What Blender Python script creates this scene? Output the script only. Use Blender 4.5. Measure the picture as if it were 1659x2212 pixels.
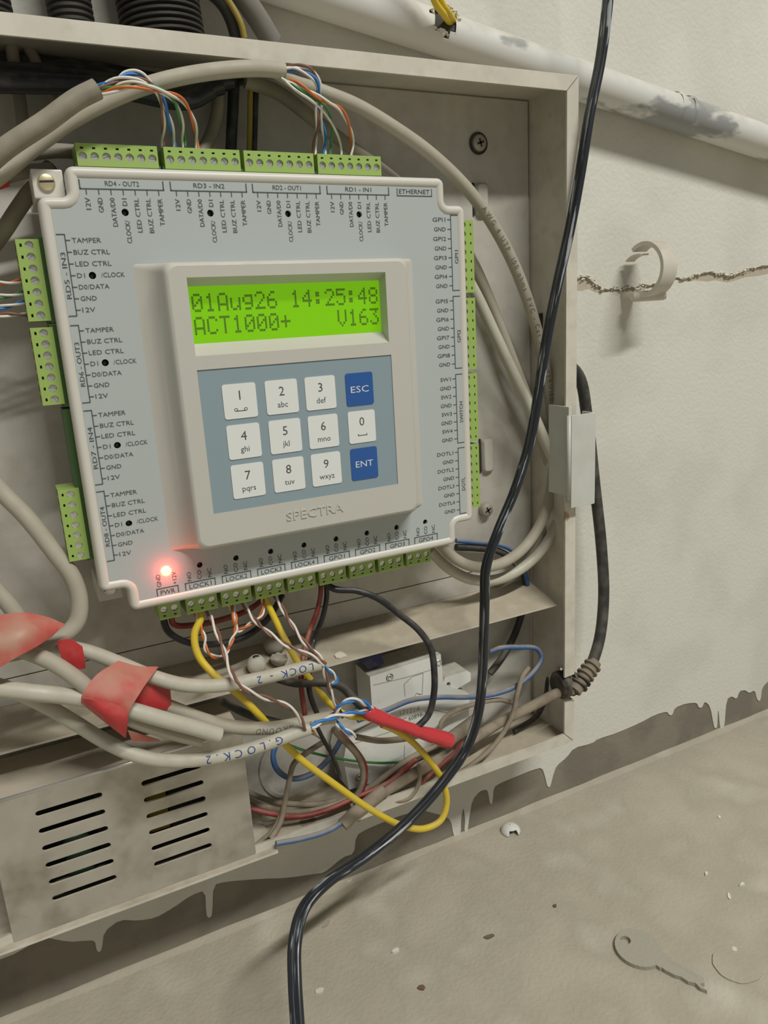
import bpy, bmesh, math, random
from mathutils import Vector, Matrix
from mathutils.geometry import tessellate_polygon

random.seed(7)
for o in list(bpy.data.objects):
    bpy.data.objects.remove(o)
S = bpy.context.scene
COL = S.collection

# ------------------------------------------------------------------ camera
OZ = 0.36854                      # height of the controller's top edge above the floor
F_PX = 1610.267
CAM = Vector((-0.01838, -0.34284, -0.05713 + OZ))
RIGHT = Vector((0.89250256, -0.44748734, -0.05651785))
FWD = Vector((0.42156018, 0.87214926, -0.24827945))
UP = Vector((0.16039391, 0.19776437, 0.96703829))
cam_d = bpy.data.cameras.new('camera')
cam = bpy.data.objects.new('camera', cam_d)
COL.objects.link(cam)
cam_d.sensor_fit = 'HORIZONTAL'
cam_d.sensor_width = 36.0
cam_d.lens = 36.0 * F_PX / 1659.0
cam_d.clip_start = 0.005
cam_d.clip_end = 50
cam.matrix_world = Matrix(((RIGHT.x, UP.x, -FWD.x, CAM.x),
                           (RIGHT.y, UP.y, -FWD.y, CAM.y),
                           (RIGHT.z, UP.z, -FWD.z, CAM.z),
                           (0, 0, 0, 1)))
S.camera = cam

# ------------------------------------------------------------------ world, lights, exposure
S.view_settings.view_transform = 'Standard'
S.view_settings.look = 'None'
S.view_settings.gamma = 1.0
S.view_settings.use_curve_mapping = False
S.view_settings.exposure = 0.0
W = bpy.data.worlds.new('World')
S.world = W
W.use_nodes = True
W.node_tree.nodes['Background'].inputs[0].default_value = (1.0, 1.0, 0.95, 1)
W.node_tree.nodes['Background'].inputs[1].default_value = 0.155

ld = bpy.data.lights.new('ceiling_tube_light', 'AREA')   # the room's ceiling tube, parallel to the wall
ld.shape = 'RECTANGLE'
ld.size = 1.2
ld.size_y = 0.06
ld.energy = 45.0
ld.color = (1.0, 0.985, 0.915)
lo = bpy.data.objects.new('ceiling_tube_light', ld)
COL.objects.link(lo)
lo.location = (0.46, -1.45, OZ + 1.74)
lo.rotation_euler = (Vector((0.15, 0.0, OZ)) - lo.location).to_track_quat('-Z', 'Y').to_euler()


def ray(u, v):
    return RIGHT * ((u - 829.5) / F_PX) - UP * ((v - 1106.0) / F_PX) + FWD


def at(u, v, y):
    d = ray(u, v)
    return CAM + d * ((y - CAM.y) / d.y)


def atz(u, v, z):
    d = ray(u, v)
    return CAM + d * ((z - CAM.z) / d.z)


def mm(x, z, y):
    """controller coordinates: mm right of / above its top left corner"""
    return Vector((x / 1000.0, y, OZ + z / 1000.0))


# ------------------------------------------------------------------ materials
def node(nt, typ, **kw):
    n = nt.nodes.new(typ)
    for k, v in kw.items():
        setattr(n, k, v)
    return n


def rgb(c):
    return (c[0], c[1], c[2], 1.0)


def material(name, col, rough=0.6, metal=0.0, col2=None, scale=40.0, spread=(0.45, 0.6), detail=4.0,
             bump=0.0, bump_scale=300.0, dust=None, dust_amt=0.0, dust_all=0.0, emit=None, emit_s=0.0,
             stretch=None, spec=0.5, trans=0.0, speck=None, speck_scale=200.0, speck_t=0.68, speck_w=0.04, uv=None):
    m = bpy.data.materials.new(name)
    m.use_nodes = True
    nt = m.node_tree
    bs = nt.nodes['Principled BSDF']
    bs.inputs['Roughness'].default_value = rough
    bs.inputs['Metallic'].default_value = metal
    bs.inputs['Specular IOR Level'].default_value = spec
    tc = node(nt, 'ShaderNodeTexCoord')
    gp = node(nt, 'ShaderNodeNewGeometry')
    vec = gp.outputs['Position']
    if stretch:
        mp = node(nt, 'ShaderNodeMapping')
        mp.inputs['Scale'].default_value = stretch
        nt.links.new(vec, mp.inputs['Vector'])
        vec = mp.outputs['Vector']
    if uv:
        mp = node(nt, 'ShaderNodeMapping')
        mp.inputs['Scale'].default_value = uv
        nt.links.new(tc.outputs['UV'], mp.inputs['Vector'])
        vec = mp.outputs['Vector']
    cur = None
    if col2 is not None:
        nz = node(nt, 'ShaderNodeTexNoise')
        nz.inputs['Scale'].default_value = scale
        nz.inputs['Detail'].default_value = detail
        nt.links.new(vec, nz.inputs['Vector'])
        mr = node(nt, 'ShaderNodeMapRange')
        mr.inputs[1].default_value = spread[0]
        mr.inputs[2].default_value = spread[1]
        nt.links.new(nz.outputs['Fac'], mr.inputs[0])
        mx = node(nt, 'ShaderNodeMix', data_type='RGBA')
        mx.inputs[6].default_value = rgb(col)
        mx.inputs[7].default_value = rgb(col2)
        nt.links.new(mr.outputs[0], mx.inputs[0])
        cur = mx.outputs[2]
    if speck is not None:
        nz = node(nt, 'ShaderNodeTexNoise')
        nz.inputs['Scale'].default_value = speck_scale
        nz.inputs['Detail'].default_value = 2.0
        nt.links.new(gp.outputs['Position'], nz.inputs['Vector'])
        mr = node(nt, 'ShaderNodeMapRange')
        mr.inputs[1].default_value = speck_t
        mr.inputs[2].default_value = speck_t + speck_w
        nt.links.new(nz.outputs['Fac'], mr.inputs[0])
        mx = node(nt, 'ShaderNodeMix', data_type='RGBA')
        if cur is None:
            mx.inputs[6].default_value = rgb(col)
        else:
            nt.links.new(cur, mx.inputs[6])
        mx.inputs[7].default_value = rgb(speck)
        nt.links.new(mr.outputs[0], mx.inputs[0])
        cur = mx.outputs[2]
    if dust is not None:
        # settled dust: lies on faces that look up, broken up by noise
        sx = node(nt, 'ShaderNodeSeparateXYZ')
        nt.links.new(gp.outputs['Normal'], sx.inputs[0])
        nz = node(nt, 'ShaderNodeTexNoise')
        nz.inputs['Scale'].default_value = 130.0
        nz.inputs['Detail'].default_value = 5.0
        nt.links.new(gp.outputs['Position'], nz.inputs['Vector'])
        m1 = node(nt, 'ShaderNodeMath', operation='MULTIPLY_ADD')
        m1.inputs[1].default_value = dust_amt
        m1.inputs[2].default_value = dust_all
        nt.links.new(sx.outputs[2], m1.inputs[0])
        m2 = node(nt, 'ShaderNodeMath', operation='MULTIPLY_ADD')
        m2.inputs[1].default_value = 1.2
        m2.inputs[2].default_value = -0.6
        nt.links.new(nz.outputs['Fac'], m2.inputs[0])
        m3 = node(nt, 'ShaderNodeMath', operation='ADD', use_clamp=True)
        nt.links.new(m1.outputs[0], m3.inputs[0])
        nt.links.new(m2.outputs[0], m3.inputs[1])
        mx = node(nt, 'ShaderNodeMix', data_type='RGBA')
        if cur is None:
            mx.inputs[6].default_value = rgb(col)
        else:
            nt.links.new(cur, mx.inputs[6])
        mx.inputs[7].default_value = rgb(dust)
        nt.links.new(m3.outputs[0], mx.inputs[0])
        cur = mx.outputs[2]
        rr = node(nt, 'ShaderNodeMapRange')
        rr.inputs[3].default_value = rough
        rr.inputs[4].default_value = 0.95
        nt.links.new(m3.outputs[0], rr.inputs[0])
        nt.links.new(rr.outputs[0], bs.inputs['Roughness'])
        if metal > 0:
            rm = node(nt, 'ShaderNodeMapRange')
            rm.inputs[3].default_value = metal
            rm.inputs[4].default_value = 0.0
            nt.links.new(m3.outputs[0], rm.inputs[0])
            nt.links.new(rm.outputs[0], bs.inputs['Metallic'])
    if cur is None:
        bs.inputs['Base Color'].default_value = rgb(col)
    else:
        nt.links.new(cur, bs.inputs['Base Color'])
    if bump > 0:
        nz = node(nt, 'ShaderNodeTexNoise')
        nz.inputs['Scale'].default_value = bump_scale
        nz.inputs['Detail'].default_value = 6.0
        nt.links.new(gp.outputs['Position'], nz.inputs['Vector'])
        bp = node(nt, 'ShaderNodeBump')
        bp.inputs['Strength'].default_value = bump
        bp.inputs['Distance'].default_value = 0.001
        nt.links.new(nz.outputs['Fac'], bp.inputs['Height'])
        nt.links.new(bp.outputs['Normal'], bs.inputs['Normal'])
    if emit is not None:
        bs.inputs['Emission Color'].default_value = rgb(emit)
        bs.inputs['Emission Strength'].default_value = emit_s
    return m


DUST = (0.36, 0.31, 0.235)
M = {}
M['wall'] = material('painted_plaster', (0.69, 0.68, 0.62), 0.85, col2=(0.64, 0.63, 0.57), scale=18, bump=0.35, bump_scale=420,
                     speck=(0.52, 0.48, 0.40), speck_scale=35, speck_t=0.74)
M['cement'] = material('bare_cement', (0.25, 0.225, 0.18), 0.95, col2=(0.20, 0.18, 0.145), scale=30, bump=0.4, bump_scale=260)
M['crumb'] = material('crumbled_plaster', (0.72, 0.69, 0.60), 0.95, col2=(0.50, 0.44, 0.35), scale=160, spread=(0.5, 0.7), bump=0.8, bump_scale=500)
M['floor'] = material('dusty_concrete', (0.46, 0.42, 0.335), 0.95, col2=(0.375, 0.34, 0.265), scale=24, spread=(0.36, 0.66), detail=14,
                      bump=0.5, bump_scale=430, speck=(0.545, 0.505, 0.42), speck_scale=24, speck_t=0.54, speck_w=0.22)
M['cream'] = material('cream_enamel', (0.66, 0.63, 0.55), 0.42, col2=(0.61, 0.58, 0.50), scale=60, speck=(0.40, 0.26, 0.14), speck_scale=70, speck_t=0.735, dust=DUST, dust_amt=0.72, dust_all=0.0)
M['back'] = material('grey_enamel', (0.57, 0.55, 0.50), 0.4, col2=(0.52, 0.50, 0.45), scale=25, dust=DUST, dust_amt=0.75, dust_all=0.05, bump=0.05, bump_scale=900)
M['hinge'] = material('hinge_enamel', (0.60, 0.61, 0.57), 0.4, col2=(0.57, 0.57, 0.52), scale=50, speck=(0.28, 0.19, 0.11), speck_scale=240, speck_t=0.74)
M['shell'] = material('cover_plastic', (0.66, 0.64, 0.585), 0.38)
M['bezel'] = material('bezel_plastic', (0.555, 0.545, 0.50), 0.48, dust=(0.55, 0.50, 0.42), dust_amt=0.45, dust_all=0.0)
M['label'] = material('label_film', (0.455, 0.50, 0.50), 0.42)
M['print'] = material('black_print', (0.075, 0.09, 0.095), 0.6)
M['hole'] = material('dark_recess', (0.02, 0.02, 0.022), 0.7)
M['keypad'] = material('keypad_film', (0.27, 0.35, 0.40), 0.45)
M['key'] = material('white_key', (0.78, 0.80, 0.79), 0.45)
M['bluekey'] = material('blue_key', (0.025, 0.105, 0.36), 0.4)
M['keytext'] = material('white_print', (0.72, 0.75, 0.78), 0.5)
M['lcd'] = material('green_lcd', (0.08, 0.22, 0.0), 0.3, emit=(0.185, 0.50, 0.004), emit_s=0.72)
M['lcdink'] = material('lcd_segment', (0.04, 0.09, 0.01), 0.4, emit=(0.06, 0.15, 0.004), emit_s=0.6)
M['green'] = material('terminal_green', (0.33, 0.48, 0.12), 0.45, dust=DUST, dust_amt=0.12, dust_all=0.0)
M['darkgreen'] = material('header_green', (0.055, 0.12, 0.035), 0.5)
M['screw'] = material('zinc_screw', (0.70, 0.70, 0.68), 0.33, metal=0.75)
M['brass'] = material('brass_screw', (0.74, 0.66, 0.44), 0.35, metal=0.7)
M['oldscrew'] = material('dull_screw', (0.45, 0.43, 0.37), 0.45, metal=0.6, dust=DUST, dust_amt=0.3, dust_all=0.15)
M['shelf'] = material('dust_covered_enamel', (0.60, 0.565, 0.48), 0.6, dust=(0.43, 0.375, 0.285), dust_amt=1.0, dust_all=-0.05)
M['grey'] = material('grey_cable', (0.43, 0.405, 0.33), 0.55, dust=DUST, dust_amt=0.35, dust_all=0.12)
M['greydark'] = material('dark_grey_cable', (0.23, 0.21, 0.165), 0.6, col2=(0.32, 0.29, 0.23), scale=45, dust=DUST, dust_amt=0.3, dust_all=0.0)  # darker mottled grey for cables in the upper part of the box
M['yellowdirty'] = material('grimy_yellow_wire', (0.34, 0.26, 0.045), 0.5, dust=(0.2, 0.17, 0.11), dust_amt=0.4, dust_all=0.05)
M['greyclean'] = material('pale_cable', (0.52, 0.505, 0.42), 0.45, dust=DUST, dust_amt=0.28, dust_all=0.02)
M['dusty'] = material('dust_coated_wire', (0.31, 0.26, 0.195), 0.95, col2=(0.24, 0.20, 0.15), scale=120)
M['black'] = material('black_cable', (0.018, 0.02, 0.025), 0.36, dust=(0.26, 0.235, 0.19), dust_amt=0.22, dust_all=0.0)
M['flex'] = material('black_flex_worn_sheen', (0.022, 0.025, 0.032), 0.30, col2=(0.34, 0.37, 0.39), scale=1.0, spread=(0.575, 0.62), detail=3.0, uv=(38.0, 7.0, 1.0))  # pale streaks: wear and paint smears, with gloss put into the colour
M['blackdust'] = material('dusty_black_cable', (0.03, 0.03, 0.028), 0.6, dust=(0.24, 0.21, 0.165), dust_amt=0.38, dust_all=0.05)
M['corr'] = material('corrugated_black', (0.03, 0.028, 0.024), 0.6, dust=(0.08, 0.07, 0.055), dust_amt=0.5, dust_all=0.05)
M['rubber'] = material('grommet_rubber', (0.035, 0.03, 0.026), 0.6, dust=DUST, dust_amt=0.15, dust_all=0.05)
M['ribs'] = material('dusty_strain_relief', (0.25, 0.215, 0.16), 0.9)
M['red'] = material('red_wire', (0.26, 0.03, 0.025), 0.45, dust=DUST, dust_amt=0.2, dust_all=0.05)
M['yellow'] = material('yellow_wire', (0.72, 0.53, 0.035), 0.4, dust=(0.50, 0.42, 0.2), dust_amt=0.3, dust_all=0.0)
M['white_w'] = material('white_wire', (0.74, 0.71, 0.66), 0.42)
M['brown_w'] = material('brown_wire', (0.22, 0.105, 0.07), 0.45)
M['orange_w'] = material('orange_wire', (0.62, 0.16, 0.035), 0.42)
M['green_w'] = material('green_wire', (0.05, 0.22, 0.06), 0.42)
M['blue_w'] = material('blue_wire', (0.03, 0.20, 0.58), 0.42)
M['bluedust'] = material('dusty_blue_wire', (0.035, 0.13, 0.36), 0.5, dust=DUST, dust_amt=0.75, dust_all=0.10)
M['copper'] = material('copper', (0.62, 0.30, 0.16), 0.35, metal=0.9)
M['tape'] = material('red_tape', (0.55, 0.045, 0.05), 0.33, dust=(0.46, 0.27, 0.19), dust_amt=0.75, dust_all=-0.02)
M['tapedust'] = material('dusty_red_tape', (0.52, 0.06, 0.055), 0.4, col2=(0.47, 0.25, 0.18), scale=42, spread=(0.42, 0.60), dust=(0.46, 0.29, 0.21), dust_amt=0.62, dust_all=-0.12)
M['tapeclean'] = material('glossy_red_tape', (0.60, 0.05, 0.06), 0.2, bump=0.6, bump_scale=140)
M['ink'] = material('blue_pen', (0.02, 0.05, 0.24), 0.6)
M['cableprint'] = material('grey_cable_print', (0.16, 0.15, 0.13), 0.7)
M['steel'] = material('galvanised_steel', (0.55, 0.53, 0.48), 0.34, metal=0.65, col2=(0.36, 0.34, 0.295), scale=38, detail=7, dust=(0.50, 0.44, 0.35), dust_amt=0.80, dust_all=0.10)
M['inside'] = material('supply_interior', (0.03, 0.032, 0.03), 0.8)
M['pcb'] = material('circuit_board', (0.03, 0.07, 0.05), 0.5)
M['coil'] = material('yellow_coil_tape', (0.40, 0.34, 0.02), 0.5)
M['mcb'] = material('breaker_plastic', (0.76, 0.77, 0.73), 0.45, dust=DUST, dust_amt=0.7, dust_all=-0.12)
M['mcbline'] = material('breaker_mould_line', (0.36, 0.36, 0.34), 0.6)
M['bluelever'] = material('dark_blue_plastic', (0.02, 0.03, 0.12), 0.5, dust=DUST, dust_amt=0.2)
M['pipe'] = material('paint_smeared_conduit', (0.66, 0.66, 0.63), 0.5, col2=(0.30, 0.31, 0.315), scale=30, spread=(0.555, 0.59), detail=7,
                     stretch=(0.45, 1, 1), dust=(0.47, 0.42, 0.33), dust_amt=0.62, dust_all=-0.10)
M['pipein'] = material('conduit_dark', (0.05, 0.045, 0.04), 0.8)
M['pipedark'] = material('old_grey_conduit', (0.20, 0.19, 0.17), 0.6, dust=DUST, dust_amt=0.4)
M['clip'] = material('cream_clip_plastic', (0.62, 0.59, 0.52), 0.5, dust=(0.40, 0.33, 0.24), dust_amt=0.75, dust_all=-0.15)
M['tan'] = material('tan_strip', (0.47, 0.42, 0.335), 0.95, bump=0.5, bump_scale=350)
M['egg'] = material('egg_shell', (0.66, 0.63, 0.55), 0.6)
M['eggdust'] = material('dusty_egg_shell', (0.36, 0.335, 0.275), 0.8)
M['chip'] = material('white_paint_chip', (0.70, 0.70, 0.66), 0.7)
M['debris'] = material('brown_debris', (0.17, 0.10, 0.05), 0.8)
M['insect'] = material('dry_leaf_bit', (0.16, 0.13, 0.08), 0.8)
M['floorkey'] = material('dust_coated_key', (0.385, 0.36, 0.295), 0.85, bump=0.3, bump_scale=500)
M['led'] = material('red_led_lens', (0.8, 0.1, 0.05), 0.2, emit=(1.0, 0.30, 0.06), emit_s=14.0)
M['ledoff'] = material('unlit_led', (0.03, 0.028, 0.028), 0.3)
M['ledred'] = material('red_tinted_led', (0.16, 0.02, 0.02), 0.3)

# ------------------------------------------------------------------ object helpers
WLOC = {}


def thing(name, loc, label, cat, group=None, kind=None):
    o = bpy.data.objects.new(name, None)
    COL.objects.link(o)
    o.empty_display_size = 0.01
    o.location = loc
    WLOC[o] = Vector(loc)
    o['label'] = label
    if cat:
        o['category'] = cat
    if group:
        o['group'] = group
    if kind:
        o['kind'] = kind
    return o


def tag(o, label, cat=None, group=None, kind=None):
    o['label'] = label
    if cat:
        o['category'] = cat
    if group:
        o['group'] = group
    if kind:
        o['kind'] = kind
    return o


def mesh_data(name, verts, faces, mat, smooth=True, mats=None, midx=None):
    me = bpy.data.meshes.new(name)
    me.from_pydata([tuple(v) for v in verts], [], faces)
    me.materials.append(M[mat] if isinstance(mat, str) else mat)
    for extra in (mats or []):
        me.materials.append(M[extra])
    if midx:
        me.polygons.foreach_set('material_index', midx)
    if smooth:
        me.polygons.foreach_set('use_smooth', [True] * len(me.polygons))
    me.update()
    return me


def link(name, me, parent=None, loc=(0, 0, 0), rot=None):
    o = bpy.data.objects.new(name, me)
    COL.objects.link(o)
    loc = Vector(loc)
    WLOC[o] = loc.copy()
    if parent is not None:
        o.parent = parent
        o.location = loc - WLOC[parent]
    else:
        o.location = loc
    if rot is not None:
        o.rotation_euler = rot
    return o


def obj(name, vf, mat, parent=None, smooth=True, base=False, sharp=None, **kw):
    """vf = (verts, faces) in world metres; the origin goes to the piece's middle (or its base)"""
    verts, faces = vf[0], vf[1]
    vs = [Vector(v) for v in verts]
    lo_ = Vector((min(v.x for v in vs), min(v.y for v in vs), min(v.z for v in vs)))
    hi_ = Vector((max(v.x for v in vs), max(v.y for v in vs), max(v.z for v in vs)))
    c = (lo_ + hi_) / 2
    if base:
        c.z = lo_.z
    me = mesh_data(name, [v - c for v in vs], faces, mat, smooth, **kw)
    if sharp is not None and smooth:
        me.set_sharp_from_angle(angle=math.radians(sharp))
    return link(name, me, parent, c)


class MB:
    """collects shapes that are one piece"""
    def __init__(s):
        s.v = []
        s.f = []

    def add(s, vf):
        n = len(s.v)
        s.v += [Vector(p) for p in vf[0]]
        s.f += [tuple(i + n for i in f) for f in vf[1]]
        return s

    def get(s):
        return s.v, s.f


def box(x0, x1, y0, y1, z0, z1, bev=0.0, seg=2):
    if bev <= 0:
        v = [(x0, y0, z0), (x1, y0, z0), (x1, y1, z0), (x0, y1, z0), (x0, y0, z1), (x1, y0, z1), (x1, y1, z1), (x0, y1, z1)]
        f = [(0, 3, 2, 1), (4, 5, 6, 7), (0, 1, 5, 4), (1, 2, 6, 5), (2, 3, 7, 6), (3, 0, 4, 7)]
        return v, f
    bm = bmesh.new()
    bmesh.ops.create_cube(bm, size=1.0)
    for v in bm.verts:
        v.co = Vector(((x0 + x1) / 2 + v.co.x * (x1 - x0), (y0 + y1) / 2 + v.co.y * (y1 - y0), (z0 + z1) / 2 + v.co.z * (z1 - z0)))
    bmesh.ops.bevel(bm, geom=list(bm.edges), offset=bev, segments=seg, profile=0.6, affect='EDGES')
    bm.verts.index_update()
    r = ([v.co.copy() for v in bm.verts], [tuple(v.index for v in f.verts) for f in bm.faces])
    bm.free()
    return r


def xform(vf, mat):
    return [mat @ Vector(v) for v in vf[0]], vf[1]


def catmull(pts, sub=8):
    pts = [Vector(p) for p in pts]
    if len(pts) < 3:
        return [pts[0].lerp(pts[-1], i / sub) for i in range(sub + 1)]
    P = [pts[0] * 2 - pts[1]] + pts + [pts[-1] * 2 - pts[-2]]
    out = []
    for i in range(1, len(P) - 2):
        a, b, c, d = P[i - 1], P[i], P[i + 1], P[i + 2]
        ta = (b - a).length ** 0.5 + 1e-9
        tb = (c - b).length ** 0.5 + 1e-9
        td = (d - c).length ** 0.5 + 1e-9
        m1 = (c - b + tb * ((b - a) / ta - (c - a) / (ta + tb)))
        m2 = (c - b + tb * ((d - c) / td - (d - b) / (tb + td)))
        for k in range(sub):
            t = k / sub
            t2, t3 = t * t, t * t * t
            out.append(b * (2 * t3 - 3 * t2 + 1) + m1 * (t3 - 2 * t2 + t) + c * (-2 * t3 + 3 * t2) + m2 * (t3 - t2))
    out.append(pts[-1])
    return out


def frames(path):
    n = len(path)
    T = []
    for i in range(n):
        t = path[min(i + 1, n - 1)] - path[max(i - 1, 0)]
        T.append(t.normalized() if t.length > 1e-12 else Vector((0, 0, 1)))
    ref = Vector((0, 1, 0)) if abs(T[0].y) < 0.9 else Vector((1, 0, 0))
    N = (ref - T[0] * ref.dot(T[0])).normalized()
    out = []
    for i in range(n):
        N = (N - T[i] * N.dot(T[i])).normalized()
        out.append((T[i], N, T[i].cross(N)))
    return out


def tube(path, r, sides=10, cap=True, shape=None):
    """r: radius or function of the fraction along; shape: list of (a,b) cross-section points in units of r"""
    fr = frames(path)
    n = len(path)
    prof = shape or [(math.cos(2 * math.pi * k / sides), math.sin(2 * math.pi * k / sides)) for k in range(sides)]
    sides = len(prof)
    V, Fc = [], []
    for i, (p, (t, a, b)) in enumerate(zip(path, fr)):
        rr = r(i / (n - 1)) if callable(r) else r
        for (c, s) in prof:
            V.append(p + a * (c * rr) + b * (s * rr))
    for i in range(n - 1):
        for k in range(sides):
            k2 = (k + 1) % sides
            Fc.append((i * sides + k, i * sides + k2, (i + 1) * sides + k2, (i + 1) * sides + k))
    if cap:
        Fc.append(tuple(reversed(range(sides))))
        Fc.append(tuple((n - 1) * sides + k for k in range(sides)))
    return V, Fc


def px(track, y=None):
    """pixel track [(u,v,y)...] -> world points at the stated distance from the wall"""
    out = []
    for t in track:
        out.append(at(t[0], t[1], t[2] if len(t) > 2 else y))
    return out


def wire(name, pts, r, mat, parent=None, sides=8, sub=8, **kw):
    return obj(name, tube(catmull(pts, sub), r, sides), mat, parent, sharp=60, **kw)


def pair_paths(pts, off, pitch, sub=14, phase=0.0, taper=0.0):
    path = catmull(pts, sub)
    fr = frames(path)
    s = 0.0
    A, B = [], []
    for i, (p, (t, a, b)) in enumerate(zip(path, fr)):
        if i:
            s += (path[i] - path[i - 1]).length
        w = phase + 2 * math.pi * s / pitch
        o = a * math.cos(w) * off + b * math.sin(w) * off
        A.append(p + o)
        B.append(p - o)
    return A, B


def twisted(pts, col_a, col_b, parent, r=0.00052, pitch=0.014, sub=14, phase=0.0, names=None):
    A, B = pair_paths(pts, r * 1.02, pitch, sub, phase)
    na, nb = names or (col_a.replace('_w', '_wire'), col_b.replace('_w', '_wire'))
    obj(na, tube(A, r, 6), col_a, parent)
    obj(nb, tube(B, r, 6), col_b, parent)


def lathe(profile, axis_o, axis_d, seg=24, cap0=True, cap1=True):
    """profile [(s, r)] along axis"""
    d = Vector(axis_d).normalized()
    ref = Vector((0, 1, 0)) if abs(d.y) < 0.9 else Vector((1, 0, 0))
    a = (ref - d * ref.dot(d)).normalized()
    b = d.cross(a)
    V, Fc = [], []
    for (s, r) in profile:
        for k in range(seg):
            w = 2 * math.pi * k / seg
            V.append(Vector(axis_o) + d * s + a * (math.cos(w) * r) + b * (math.sin(w) * r))
    for i in range(len(profile) - 1):
        for k in range(seg):
            k2 = (k + 1) % seg
            Fc.append((i * seg + k, i * seg + k2, (i + 1) * seg + k2, (i + 1) * seg + k))
    if cap0:
        Fc.append(tuple(reversed(range(seg))))
    if cap1:
        Fc.append(tuple((len(profile) - 1) * seg + k for k in range(seg)))
    return V, Fc


def plate(outer, holes, conv, d0, d1, walls=True, back=True):
    """solid sheet with real holes. outer/holes: 2-D loops; conv(a, b, d) -> world; front at d0, back at d1"""
    loops = [outer] + list(holes)
    flat = [p for lp in loops for p in lp]
    tris = tessellate_polygon([[Vector((p[0], p[1], 0)) for p in lp] for lp in loops])
    n = len(flat)
    V = [conv(p[0], p[1], d0) for p in flat]
    # orientation
    Fc = []
    for t in tris:
        Fc.append(tuple(t))
    if back:
        V += [conv(p[0], p[1], d1) for p in flat]
        Fc += [tuple(i + n for i in reversed(t)) for t in tris]
        if walls:
            i0 = 0
            for lp in loops:
                m = len(lp)
                for k in range(m):
                    a, b = i0 + k, i0 + (k + 1) % m
                    Fc.append((a, b, b + n, a + n))
                i0 += m
    return V, Fc


def fixn(vf):
    """consistent outward normals"""
    bm = bmesh.new()
    vs = [bm.verts.new(v) for v in vf[0]]
    for f in vf[1]:
        try:
            bm.faces.new([vs[i] for i in f])
        except ValueError:
            pass
    bmesh.ops.remove_doubles(bm, verts=list(bm.verts), dist=1e-7)
    bmesh.ops.recalc_face_normals(bm, faces=list(bm.faces))
    bm.verts.index_update()
    r = ([v.co.copy() for v in bm.verts], [tuple(v.index for v in f.verts) for f in bm.faces])
    bm.free()
    return r


def circle(cx, cy, r, n=16):
    return [(cx + r * math.cos(2 * math.pi * k / n), cy + r * math.sin(2 * math.pi * k / n)) for k in range(n)]


def rrect(x0, x1, z0, z1, r, n=5):
    out = []
    for (cx, cz, a0) in ((x1 - r, z1 - r, 0), (x0 + r, z1 - r, 90), (x0 + r, z0 + r, 180), (x1 - r, z0 + r, 270)):
        for k in range(n):
            a = math.radians(a0 + 90 * k / (n - 1))
            out.append((cx + r * math.cos(a), cz + r * math.sin(a)))
    return out


def loft(rings, cap0=False, cap1=True):
    n = len(rings[0])
    V = [Vector(p) for r_ in rings for p in r_]
    Fc = []
    for i in range(len(rings) - 1):
        for k in range(n):
            k2 = (k + 1) % n
            Fc.append((i * n + k, i * n + k2, (i + 1) * n + k2, (i + 1) * n + k))
    if cap0:
        Fc.append(tuple(reversed(range(n))))
    if cap1:
        Fc.append(tuple((len(rings) - 1) * n + k for k in range(n)))
    return V, Fc


# ------------------------------------------------------------------ lettering
TXT = {}


def text_shape(s):
    if s in TXT:
        return TXT[s]
    cu = bpy.data.curves.new('txt', 'FONT')
    cu.body = s
    cu.size = 1.0
    cu.resolution_u = 2
    o = bpy.data.objects.new('txt', cu)
    COL.objects.link(o)
    bpy.context.view_layer.update()
    me = bpy.data.meshes.new_from_object(o.evaluated_get(bpy.context.evaluated_depsgraph_get()))
    V = [(v.co.x, v.co.y) for v in me.vertices]
    Fc = [tuple(p.vertices) for p in me.polygons]
    x0 = min(v[0] for v in V) if V else 0
    x1 = max(v[0] for v in V) if V else 0
    bpy.data.objects.remove(o)
    bpy.data.curves.remove(cu)
    bpy.data.meshes.remove(me)
    TXT[s] = (V, Fc, x0, x1)
    return TXT[s]


FINE = {}


def fine_shape(ch):
    """glyph cut into small faces so that it can wrap round a cable"""
    if ch in FINE:
        return FINE[ch]
    V, Fc, x0, x1 = text_shape(ch)
    bm = bmesh.new()
    vs = [bm.verts.new((x, y, 0)) for x, y in V]
    for f in Fc:
        try:
            bm.faces.new([vs[i] for i in f])
        except ValueError:
            pass
    bmesh.ops.triangulate(bm, faces=list(bm.faces))
    for _ in range(4):
        es = [e for e in bm.edges if e.calc_length() > 0.14]
        if not es:
            break
        bmesh.ops.subdivide_edges(bm, edges=es, cuts=1)
        bmesh.ops.triangulate(bm, faces=list(bm.faces))
    bm.verts.index_update()
    FINE[ch] = ([(v.co.x, v.co.y) for v in bm.verts], [tuple(v.index for v in f.verts) for f in bm.faces], x0, x1)
    bm.free()
    return FINE[ch]


class Print:
    """flat print on a sheet, conv(a,b) -> world"""
    def __init__(s, conv):
        s.conv = conv
        s.v = []
        s.f = []

    def quad(s, a0, b0, a1, b1):
        n = len(s.v)
        s.v += [s.conv(a0, b0), s.conv(a1, b0), s.conv(a1, b1), s.conv(a0, b1)]
        s.f.append((n, n + 1, n + 2, n + 3))

    def text(s, t, a, b, cap, rot=0, align='L', width=None):
        """cap: capital height; (a,b): baseline anchor"""
        V, Fc, x0, x1 = text_shape(t)
        k = cap / 0.7
        kx = k if width is None else width / (x1 - x0)
        w = (x1 - x0) * kx
        off = {'L': 0, 'C': -w / 2, 'R': -w}[align]
        ca, sa = math.cos(math.radians(rot)), math.sin(math.radians(rot))
        n = len(s.v)
        for (x, y) in V:
            x = (x - x0) * kx + off
            y = y * k
            s.v.append(s.conv(a + x * ca - y * sa, b + x * sa + y * ca))
        s.f += [tuple(i + n for i in f) for f in Fc]

    def get(s):
        return s.v, s.f


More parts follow.
